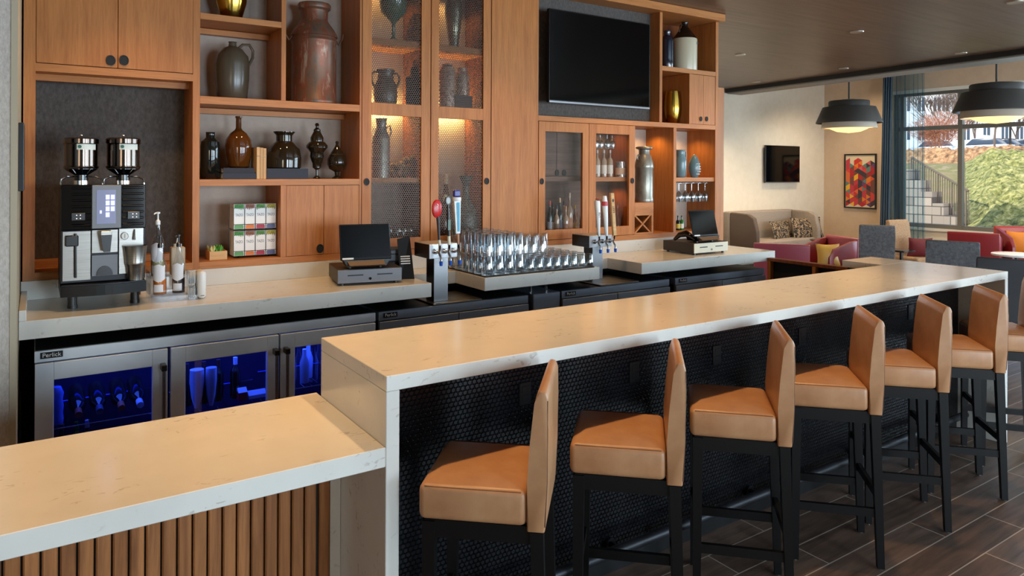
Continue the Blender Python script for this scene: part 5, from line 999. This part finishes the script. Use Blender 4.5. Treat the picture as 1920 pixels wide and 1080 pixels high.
for i in range(7):
    for j in range(2*ny+2):
        ya, yb = y1-.03-i*cw, y1-.03-(i+1)*cw; zc = zb_+.03+j*ch/2
        up = (i+j) % 2 == 0; tri = [(ya, zc), (ya, zc+ch), (yb, zc+ch/2)] if up else [(yb, zc), (yb, zc+ch), (ya, zc+ch/2)]
        if zc+ch > zt_-.03 or (j > 2*ny-3 and rng.random() < .5): continue
        ci = rng.randrange(len(cols))
        if j and rng.random() < .35: ci = last
        last = ci; _, fs = mb._new([(XB-.0215, q_[0], q_[1]) for q_ in tri], [(0, 1, 2)]); fs[0].material_index = ci
o = mb.build('triangle_pattern', mat('art_0', cols[0], .6), art)
for c in range(1, len(cols)): o.data.materials.append(mat('art_%d' % c, cols[c], .6))
# curtain
SHEER = bpy.data.materials.new('sheer_blue'); SHEER.use_nodes = True; nt = SHEER.node_tree; nt.nodes.remove(bsdf(SHEER)); out = nt.nodes['Material Output']
a_ = N(SHEER, 'ShaderNodeBsdfTransparent'); a_.inputs[0].default_value = (.76, .87, .92, 1); b_ = N(SHEER, 'ShaderNodeBsdfDiffuse'); b_.inputs[0].default_value = (*s2l((96, 118, 138)), 1); c_ = N(SHEER, 'ShaderNodeBsdfTranslucent'); c_.inputs[0].default_value = (*s2l((120, 156, 180)), 1)
m1 = N(SHEER, 'ShaderNodeMixShader'); m1.inputs[0].default_value = .5; L(SHEER, b_.outputs[0], m1.inputs[1]); L(SHEER, c_.outputs[0], m1.inputs[2]); m2 = N(SHEER, 'ShaderNodeMixShader'); m2.inputs[0].default_value = .16; L(SHEER, a_.outputs[0], m2.inputs[1]); L(SHEER, m1.outputs[0], m2.inputs[2]); L(SHEER, m2.outputs[0], out.inputs[0])
cx = XB-.16; ya, yb = onX(1664, 200, cx).y, onX(1733, 200, cx).y; cu = thing('curtain', 'sheer blue floor-length curtain gathered at the left of the big window', 'curtain', (cx, (ya+yb)/2, 0))
mb = MB(); nn = 90; top, bot = [], []
for i in range(nn+1):
    f = i/nn; y = ya+.02+(yb-ya-.02)*f; dx = .035*math.sin(f*2*PI*9)+.012*math.sin(f*2*PI*23); top.append(mb.bm.verts.new((cx+dx, y, 3.62))); bot.append(mb.bm.verts.new((cx+dx*1.5, y+(f-.5)*-.10*(1 if f < .5 else .6), .02)))
for i in range(nn): mb.bm.faces.new((top[i], top[i+1], bot[i+1], bot[i]))
mb.build('drape', SHEER, cu, True); mb = MB(); top, bot = [], []
for i in range(31):
    f = i/30; y = ya+.04-(.17*f); dx = .03*math.sin(f*2*PI*4)-.02; top.append(mb.bm.verts.new((cx+dx-.05, y, 3.62))); bot.append(mb.bm.verts.new((cx+dx-.05, y+.06, .02)))
for i in range(30): mb.bm.faces.new((top[i], top[i+1], bot[i+1], bot[i]))
mb.build('gathered_edge', mat('slate_blue_fabric', (72, 92, 110), .9), cu, True)
MB().tube([(cx, ya+.1, 3.66), (cx, 2.6, 3.66)], .015, 8).build('curtain_rod', DSTEEL, cu, True)

def place_top(u, v, z): return onZ(u, v, z)
def rotpt(o, x, y, z, rz): o.location = (x, y, z); o.rotation_euler = (0, 0, rz)
def legs(t, w, d, h, m=BLACKW, s=.016):
    for sx in (-1, 1):
        for sy in (-1, 1): MB().frust((sx*(w-.02), sy*(d-.02), 0), s*.8, (sx*(w-.035), sy*(d-.035), h), s).build('leg', m, t, world=False)
def side_chair(p, rz, w, h, m, label, grp=None, lean=.06):
    t = thing('lounge_chair', label, 'chair', (p[0], p[1], 0), rz, grp); w2 = w/2
    MB().box(-w2, w2, -.16, .26, .34, .47, .03, 3).build('seat', m, t, True, world=False)
    mb = MB(); mb.prism([(-.17, .34), (-.165, .6), (-.18-lean*.3, h-.05), (-.20-lean*.4, h), (-.245-lean*.4, h-.01), (-.25-lean*.3, h-.1), (-.235, .6), (-.235, .34)], -w2, w2, 'yz', .018, 3); mb.build('backrest', m, t, True, world=False)
    legs(t, w2, .22, .345); return t
def tub_chair(p, rz, w, h, m, m2, label, sh=.44):
    t = thing('tub_chair', label, 'armchair', (p[0], p[1], 0), rz); w2 = w/2
    MB().box(-w2+.05, w2-.05, -.20, .30, .14, sh, .03, 3).build('seat', m, t, True, world=False)
    mb = MB(); mb.prism([(-.20, .14), (-.21, h-.02), (-.225, h), (-.275, h), (-.28, h-.03), (-.25, .14)], -w2, w2, 'yz', .008, 2); mb.build('backrest', m2, t, True, world=False)
    for s in (-1, 1):
        mb = MB(); mb.prism([(-.195, .14), (-.205, h-.03), (-.10, h-.05), (.20, h-.14), (.28, h-.26), (.28, .14)], s*w2, s*(w2-.045), 'yz', .006, 2); mb.build('arm', m, t, True, world=False)
    legs(t, w2-.04, .24, .142); return t
def cushion(p, rz, tilt, w, h, m, label, z, grp=None):
    mb = MB(); n = 10; th = .055
    for s in (-1, 1):
        g = [[mb.bm.verts.new(((i/n-.5)*w*(1-.10*math.sin(PI*j/n)), s*th*(math.sin(PI*i/n)*math.sin(PI*j/n))**.5, (j/n-.5)*h*(1-.10*math.sin(PI*i/n)))) for j in range(n+1)] for i in range(n+1)]
        for i in range(n):
            for j in range(n): mb.bm.faces.new((g[i][j], g[i+1][j], g[i+1][j+1], g[i][j+1]))
    bmesh.ops.remove_doubles(mb.bm, verts=mb.bm.verts, dist=.0005)
    o = mb.build('cushion', m, None, True); tag(o, label, 'cushion', grp); o.location = (p[0], p[1], z); o.rotation_euler = (tilt, 0, rz); return o
def face(u): a = ray(u, 330); return math.atan2(a.y, a.x)     # heading that looks straight away from the viewer
q = place_top(1639, 421, .98); side_chair((q.x+.2, q.y+.1), face(1639)-PI/2+.1, .43, .98, GREYF, 'grey upholstered high-back chair seen from behind, before the blue curtain', 'grey lounge chairs')
q = place_top(1790, 451, .95); side_chair((q.x+.2, q.y+.1), face(1790)-PI/2-.05, .50, .95, GREYF, 'dark grey upholstered chair seen from behind, below the window mullion', 'grey lounge chairs')
q = place_top(1888, 483, .92); side_chair((q.x+.19, q.y+.05), face(1888)-PI/2-.1, .46, .92, mat('dark_grey_leatherette', (66, 68, 72), .7), 'dark grey chair just beyond the far end of the bar, at the right picture edge', 'grey lounge chairs')
q = place_top(1719, 413, .98); side_chair((q.x-.10, q.y+.02), face(1719)+PI/2+rad(52), .42, .98, BEIGEF, 'beige high-back chair by the curtain holding a red cushion')
cushion((q.x-.16, q.y-.12), face(1719)+PI/2+rad(20), -.25, .32, .30, mat('dark_red_velvet', (104, 26, 30), .7), 'dark red cushion on the beige chair by the curtain', .60)
q = place_top(1457, 457, .72); tub_chair((q.x+.24, q.y+.1), face(1457)-PI/2-.02, .70, .72, PINKL, PINKL, 'rose leather low armchair seen from behind, in front of the settee')
tub_chair((9.55, 6.02), rad(75), .62, .74, REDL, PINKL, 'dark red leather armchair turned left, gold cushion before it', .34)
q = onZ(1553, 480, .50); cushion((q.x, q.y), face(1552)-PI/2+.35, -.2, .33, .35, mat('gold_satin', (186, 146, 66), .4), 'gold satin cushion on the dark red armchair', .50)
q = place_top(1826, 436, .84); tub_chair((q.x+.24, q.y+.08), face(1826)-PI/2-.12, .62, .84, REDL, REDL, 'dark red armchair seen from behind, in front of the window ledge')
q = place_top(1925, 424, .92); tub_chair((q.x, q.y), face(1915)+PI/2+rad(25), .62, .90, REDL, mat('brick_red_leather', (160, 52, 40), .4), 'red armchair with an orange cushion, cut by the right picture edge')
q = onZ(1912, 456, .66); cushion((q.x-.0, q.y-.0), face(1915)+PI/2+.2, -.15, .34, .36, mat('orange_velvet', (226, 138, 40), .6), 'orange cushion on the red armchair at the right edge', .66)
# settee against the cream wall
sx0, sx1 = onY(1414, 420, 7.6).x, onY(1520, 420, 7.6).x+.25; se = thing('settee', 'taupe high-back settee with wrap-around sides against the cream wall', 'sofa', ((sx0+sx1)/2, 7.9, 0)); zt_ = .98
MB().box(sx0, sx1, 8.10, 8.26, .2, zt_, .03, 3).build('backrest', TAUPEF, se, True); MB().box(sx0+.11, sx1-.11, 7.58, 8.098, .2, .50, .03, 3).build('seat_cushion', TAUPEF, se, True)
for x, mm in ((sx0, mat('brown_wool', (92, 78, 68), .9)), (sx1-.1, TAUPEF)):
    mb = MB(); mb.prism([(8.098, .2), (8.098, zt_-.005), (7.74, zt_-.02), (7.62, zt_-.08), (7.56, zt_-.3), (7.55, .2)], x, x+.10, 'yz', .02, 3); mb.build('side_wing', mm, se, True)
for x in (sx0+.08, sx1-.08):
    for y in (7.62, 8.18): MB().frust((x, y, 0), .018, (x, y, .205), .026).build('leg', BLACKW, se)
SPECK = texmat('speckled_print', [(.50, (30, 24, 20)), (.545, (196, 168, 130)), (.59, (34, 26, 22))], 22, .8, bs=0)
ux = lambda u, y: onY(u, 430, y).x
cushion((ux(1466, 7.9), 7.90), .15, -.35, .72, .34, SPECK, 'brown and cream speckled cushion at the left of the taupe settee', .645, 'speckled cushions'); cushion((ux(1508, 7.80), 7.74), -.2, -.3, .72, .40, SPECK, 'brown and cream speckled cushion at the right of the taupe settee', .665, 'speckled cushions')
# small tables
def table(u, v, z, r, label, m, sq=False):
    p = onZ(u, v, z); t = thing('side_table', label, 'table', (p.x, p.y, 0)); MB().lathe([(r*.97, z-.025), (r, z-.02), (r, z-.003), (r*.98, z)], seg=36).build('table_top', m, t, True, world=False)
    MB().lathe([(.022, .012), (.022, z-.0255)], seg=14).build('pedestal', BLACKP, t, True, world=False); MB().lathe([(.2, 0), (.2, .006), (.03, .0119)], seg=28).build('base', BLACKP, t, True, world=False)
    return t
table(1690, 468, .60, .17, 'small round black side table beside the beige chair', mat('glossy_black_top', (30, 32, 36), .12, spec=.6))
table(1543, 449, .56, .20, 'round dark cafe table in front of the settee', mat('dark_cafe_top', (70, 62, 56), .3))
table(1906, 476, .70, .26, 'round white table by the red armchair at the right edge', mat('white_laminate', (232, 232, 230), .2))
# half-height gate wall closing the bar's service side
g1 = thing('gate_wall', 'low wall with oak cap and dark open bays closing the service side of the bar', 'low wall', (5.15, 3.3, 0))
MB().box(5.11, 5.17, 2.87, 3.785, .935, .962, .002).build('cap', OAKD, g1); MB().box(5.155, 5.17, 2.88, 3.78, .05, .934).build('back_panel', MATTEB, g1)
for y in (2.87, 3.34, 3.755): MB().box(5.11, 5.154, y, y+.028, 0, .9345).build('post', OAK, g1)

# ================================================================ OUTDOORS
def terr(x, y):
    e = max(0, min(1, (x-16.0)/6.5)); e = e*e*(3-2*e); b = .35+(1.62)*e+max(0, x-23)*.026
    return min(b, 3.4)
gnd = MB(); nx, ny = 70, 60; G = [[None]*(ny+1) for _ in range(nx+1)]
for i in range(nx+1):
    for j in range(ny+1):
        x = XB+.26+(i/nx)**1.6*110; y = -12+j/ny*125; G[i][j] = gnd.bm.verts.new((x, y, terr(x, y)-.03))
for i in range(nx):
    for j in range(ny): gnd.bm.faces.new((G[i][j], G[i+1][j], G[i+1][j+1], G[i][j+1]))
LAWN = texmat('dry_lawn', [(.4, (150, 132, 96)), (.55, (128, 124, 70)), (.65, (176, 154, 120))], 1.4, .95)
gg = gnd.build('ground', LAWN, None, True); struct(gg)
walk = MB().box(XB+.3, 15.6, -10, 22, .30, .36).build('sidewalk', mat('pale_concrete', (206, 204, 200), .9)); struct(walk)
# juniper bank (uncountable foliage)
JUN = texmat('juniper_green', [(.35, (70, 76, 36)), (.5, (142, 142, 78)), (.65, (196, 186, 124))], 9, .9, bs=.6)
jb = MB(); nx, ny = 110, 130; rng = random.Random(3); G = [[None]*(ny+1) for _ in range(nx+1)]
from mathutils import noise as mn
for i in range(nx+1):
    for j in range(ny+1):
        x = 16.2+i/nx*6.6; y = 1.0+j/ny*(6.1+(x-16.2)*.45); e0 = min(1, i/8, (nx-i)/8, (ny-j)/10, 1)
        h = (.30+.18*mn.noise((x*.9, y*.9, 0))+.16*mn.noise((x*2.6, y*2.6, 3))+.10*mn.noise((x*7, y*7, 5)))*e0
        G[i][j] = jb.bm.verts.new((x+.05*mn.noise((x*6, y*6, 9)), y, terr(x, y)+max(-.02, h)))
for i in range(nx):
    for j in range(ny): jb.bm.faces.new((G[i][j], G[i+1][j], G[i+1][j+1], G[i][j+1]))
jo = jb.build('juniper_bank', JUN, None, True); jo['kind'] = 'stuff'; tag(jo, 'sunlit yellow-green juniper covering the bank outside the window', 'ground cover')
hb_ = MB(); nx, ny = 16, 240; G = [[None]*(ny+1) for _ in range(nx+1)]
for i in range(nx+1):
    for j in range(ny+1):
        x = 23.2+i/nx*1.6; y = 3+j/ny*26; e0 = min(1, i/3, (nx-i)/3); h = (.42+.12*mn.noise((x*2, y*2, 0))+.12*mn.noise((x*7, y*7, 5)))*e0
        G[i][j] = hb_.bm.verts.new((x, y, terr(x, y)-.03+max(0, h)))
for i in range(nx):
    for j in range(ny): hb_.bm.faces.new((G[i][j], G[i+1][j], G[i+1][j+1], G[i][j+1]))
ho = hb_.build('brown_hedge', texmat('winter_brown_hedge', [(.35, (96, 70, 50)), (.5, (168, 126, 88)), (.65, (206, 168, 126))], 7, .9, bs=.6), None, True); ho['kind'] = 'stuff'; tag(ho, 'low winter-brown hedge along the top of the bank, before the parked cars', 'hedge')
# stone retaining wall with steps and railing
SW = mat('stone_block', (176, 160, 146), .9); brk = N(SW, 'ShaderNodeTexBrick'); L(SW, coords(SW, (1, 1, 1), rot=(0, PI/2, 0)), brk.inputs['Vector'])
tcx = N(SW, 'ShaderNodeTexCoord'); sp_ = N(SW, 'ShaderNodeSeparateXYZ'); cb_ = N(SW, 'ShaderNodeCombineXYZ'); L(SW, tcx.outputs['Object'], sp_.inputs[0]); L(SW, sp_.outputs[1], cb_.inputs[0]); L(SW, sp_.outputs[2], cb_.inputs[1]); L(SW, cb_.outputs[0], brk.inputs['Vector'])
brk.inputs['Scale'].default_value = 1; brk.inputs['Brick Width'].default_value = .4; brk.inputs['Row Height'].default_value = .2; brk.inputs['Mortar Size'].default_value = .012; brk.inputs['Color1'].default_value = (*s2l((182, 168, 154)), 1); brk.inputs['Color2'].default_value = (*s2l((150, 138, 128)), 1); brk.inputs['Mortar'].default_value = (*s2l((96, 88, 82)), 1); L(SW, brk.outputs[0], bsdf(SW).inputs['Base Color'])
rw = thing('retaining_wall', 'stepped stone-block retaining wall below the stair railing outside the window', 'stone wall', (17, 11, .3)); y0_, y1_ = onX(1792, 350, 17.0).y, onX(1735, 350, 17.0).y
for k in range(5): a = y1_+.6-(y1_+.6-y0_)*(k+1)/5; b = y1_+.6-(y1_+.6-y0_)*k/5; MB().box(17, 17.5, a+.002, b, .2, 1.75-.26*k+.0).build('block_course', SW, rw)
ra = thing('stair_railing', 'sloping metal stair railing above the stone wall outside', 'railing', (17.2, 11, 1.4)); mb = MB(); mb2 = MB()
P0, P1 = onX(1738, 312, 17.25), onX(1816, 358, 17.25); P0 = P0+(P0-P1)*.4
hr = .95
mb.tube([P0, P1], .025, 6); mb.tube([P0-Vector((0, 0, hr*.86)), P1-Vector((0, 0, hr*.86))], .02, 6); mb.build('rails', mat('weathered_bronze', (112, 98, 84), .6), ra)
for k in range(26): q = P0.lerp(P1, k/25); mb2.tube([q, q-Vector((0, 0, hr*(1.3 if k % 6 == 0 else .86)))], .022 if k % 6 == 0 else .011, 5)
mb2.build('balusters', MATS['weathered_bronze'], ra)
# white building
bx = 104.0; bl = thing('apartment_building', 'tall white building with dark windows behind the bare trees', 'building', (bx+3, 25, 2)); MB().box(bx, bx+8, 14, 110, 2.5, 27).build('facade', mat('white_render', (222, 228, 238), .9), bl)
WD = mat('dark_window', (60, 74, 96), .2)
k = 0
for u in (1757, 1773, 1812, 1850, 1884, 1912, 1700, 1728):
    for (v0, v1) in ((183, 208), (238, 262)):
        a = onX(u-6, v0, bx-.05); b = onX(u+6, v1, bx-.05); w = MB().box(bx-.04, bx+.05, b.y, a.y, b.z, a.z).build('window', WD, bl); MB().box(bx-.07, bx-.041, (a.y+b.y)/2-.06, (a.y+b.y)/2+.06, b.z, a.z).build('window_bar', mat('white_render'), w)
gb = thing('gabled_building', 'small white gabled building between the bare trees', 'building', (88, 30, 2)); a, b = onX(1800, 300, 88), onX(1855, 300, 88); tz_ = onX(1826, 252, 88).z; ez = onX(1826, 282, 88).z
MB().prism([(b.y, 2.9), (a.y, 2.9), (a.y, ez), ((a.y+b.y)/2, tz_), (b.y, ez)], 88, 94, 'yz').build('walls', mat('white_render'), gb); p = onX(1834, 284, 87.9); MB().box(87.9, 87.99, p.y-.5, p.y+.5, 2.9, p.z).build('door', WD, gb)
# cars
def car(u, v, X, col, label):
    p = onX(u, v, X); z = terr(X, 0)-.02; t = thing('parked_car', label, 'car', (X, p.y, z), group='parked cars'); m = mat('car_%d' % col[0], col, .25, .2)
    MB().prism([(-2.1, .3), (2.1, .3), (2.15, .65), (1.9, .85), (-1.9, .92), (-2.15, .7)], -.85, .85, 'yz', .06, 2).build('body', m, t, True, world=False)
    MB().prism([(-1.5, .9), (1.25, .88), (.7, 1.38), (-1.0, 1.42)], -.75, .75, 'yz', .05, 2).build('cabin', WD, t, True, world=False); MB().prism([(-1.02, 1.425), (.72, 1.385), (.6, 1.44), (-.9, 1.47)], -.7, .7, 'yz').build('roof', m, t, world=False)
    for sy in (-1.3, 1.3):
        for sx in (-.8, .8): MB().lathe([(.32, -.1), (.32, .1)], (sx, sy, .32), 18, 'x').build('wheel', BLACKP, t, True, world=False)
car(1752, 300, 74, (190, 196, 206), 'white parked car seen behind the red shrub'); car(1846, 300, 68, (206, 210, 216), 'white parked car in the middle, beyond the hedge top'); car(1874, 298, 73, (60, 66, 80), 'dark parked car partly behind the white ones'); car(1904, 298, 79, (214, 216, 220), 'white parked car at the right edge of the window view')
BARK = mat('grey_bark', (112, 96, 88), .9); RB = mat('russet_twigs', (168, 112, 88), .9)
def tree(u, X, H, spread, m, name, label, seed, depth_=5, base=None, twig=.022, grp=None):
    p = onX(u, 300, X); z = base if base is not None else terr(X, p.y)-.05; t = thing(name, label, 'tree', (X, p.y, z), group=grp); rg = random.Random(seed); mb = MB()
    def br(a, d, L_, r, n):
        b = a+d*L_; c = a.lerp(b, .5)+Vector((rg.uniform(-1, 1), rg.uniform(-1, 1), 0))*L_*.06; mb.tube([a, c, b], r, 5 if n > 2 else 3, radii=[r, r*.82, r*.66])
        if n == 0: return
        for _ in range(3 if n > 1 else 4):
            e = Vector((rg.gauss(0, spread), rg.gauss(0, spread), rg.uniform(.55, 1.0))).normalized(); e = (d*.55+e).normalized(); br(b if rg.random() < .6 else a.lerp(b, rg.uniform(.5, .95)), e, L_*rg.uniform(.62, .82), max(twig, r*.6), n-1)
    br(Vector((0, 0, 0)), Vector((0, 0, 1)), H*.26, H*.012, depth_)
    rx, cz, rz_ = (H*.34, H*.62, H*.36) if grp else (H*.48, H*.62, H*.38)
    for _ in range(1500 if grp else 1700):
        while True:
            q = Vector((rg.uniform(-1, 1), rg.uniform(-1, 1), rg.uniform(-1, 1)))
            if q.length < 1: break
        a = Vector((q.x*rx*(1+.4*q.z), q.y*rx*(1+.4*q.z), cz+q.z*rz_)); d = Vector((q.x*.6+rg.gauss(0, .3), q.y*.6+rg.gauss(0, .3), .6 if grp else rg.uniform(-.1, .7))).normalized(); mb.tube([a, a+d*H*rg.uniform(.05, .10)], twig*.42, 3)
    mb.build('branches', m, t, False, world=False); return t
for k, (u, X, H) in enumerate(((1760, 66, 8.0), (1806, 74, 8.6), (1828, 80, 9.5), (1866, 58, 8.0), (1906, 84, 9.6))):
    tree(u, X, H, .55, BARK, 'bare_tree', 'bare grey tree outside the window, '+['behind the russet shrub', 'just right of the window mullion', 'beside the gabled white building', 'behind the white parked cars', 'at the right edge of the view'][k], 10+k, grp='bare trees')
tree(1765, 48, 2.9, 1.1, RB, 'russet_shrub', 'rounded russet-twigged shrub seen through the window left of the mullion', 31, 6, twig=.018)
tree(1746, 50, 2.7, 1.1, RB, 'russet_shrub', 'second russet-twigged shrub, half behind the curtain edge', 34, 6, twig=.018)
lp = onX(1894, 300, 60); t = thing('lamp_post', 'thin dark lamp post outside the window at the right', 'lamp post', (60, lp.y, 2.8)); MB().tube([(0, 0, 0), (0, 0, 7.5)], .08, 8).build('post', DSTEEL, t, world=False)
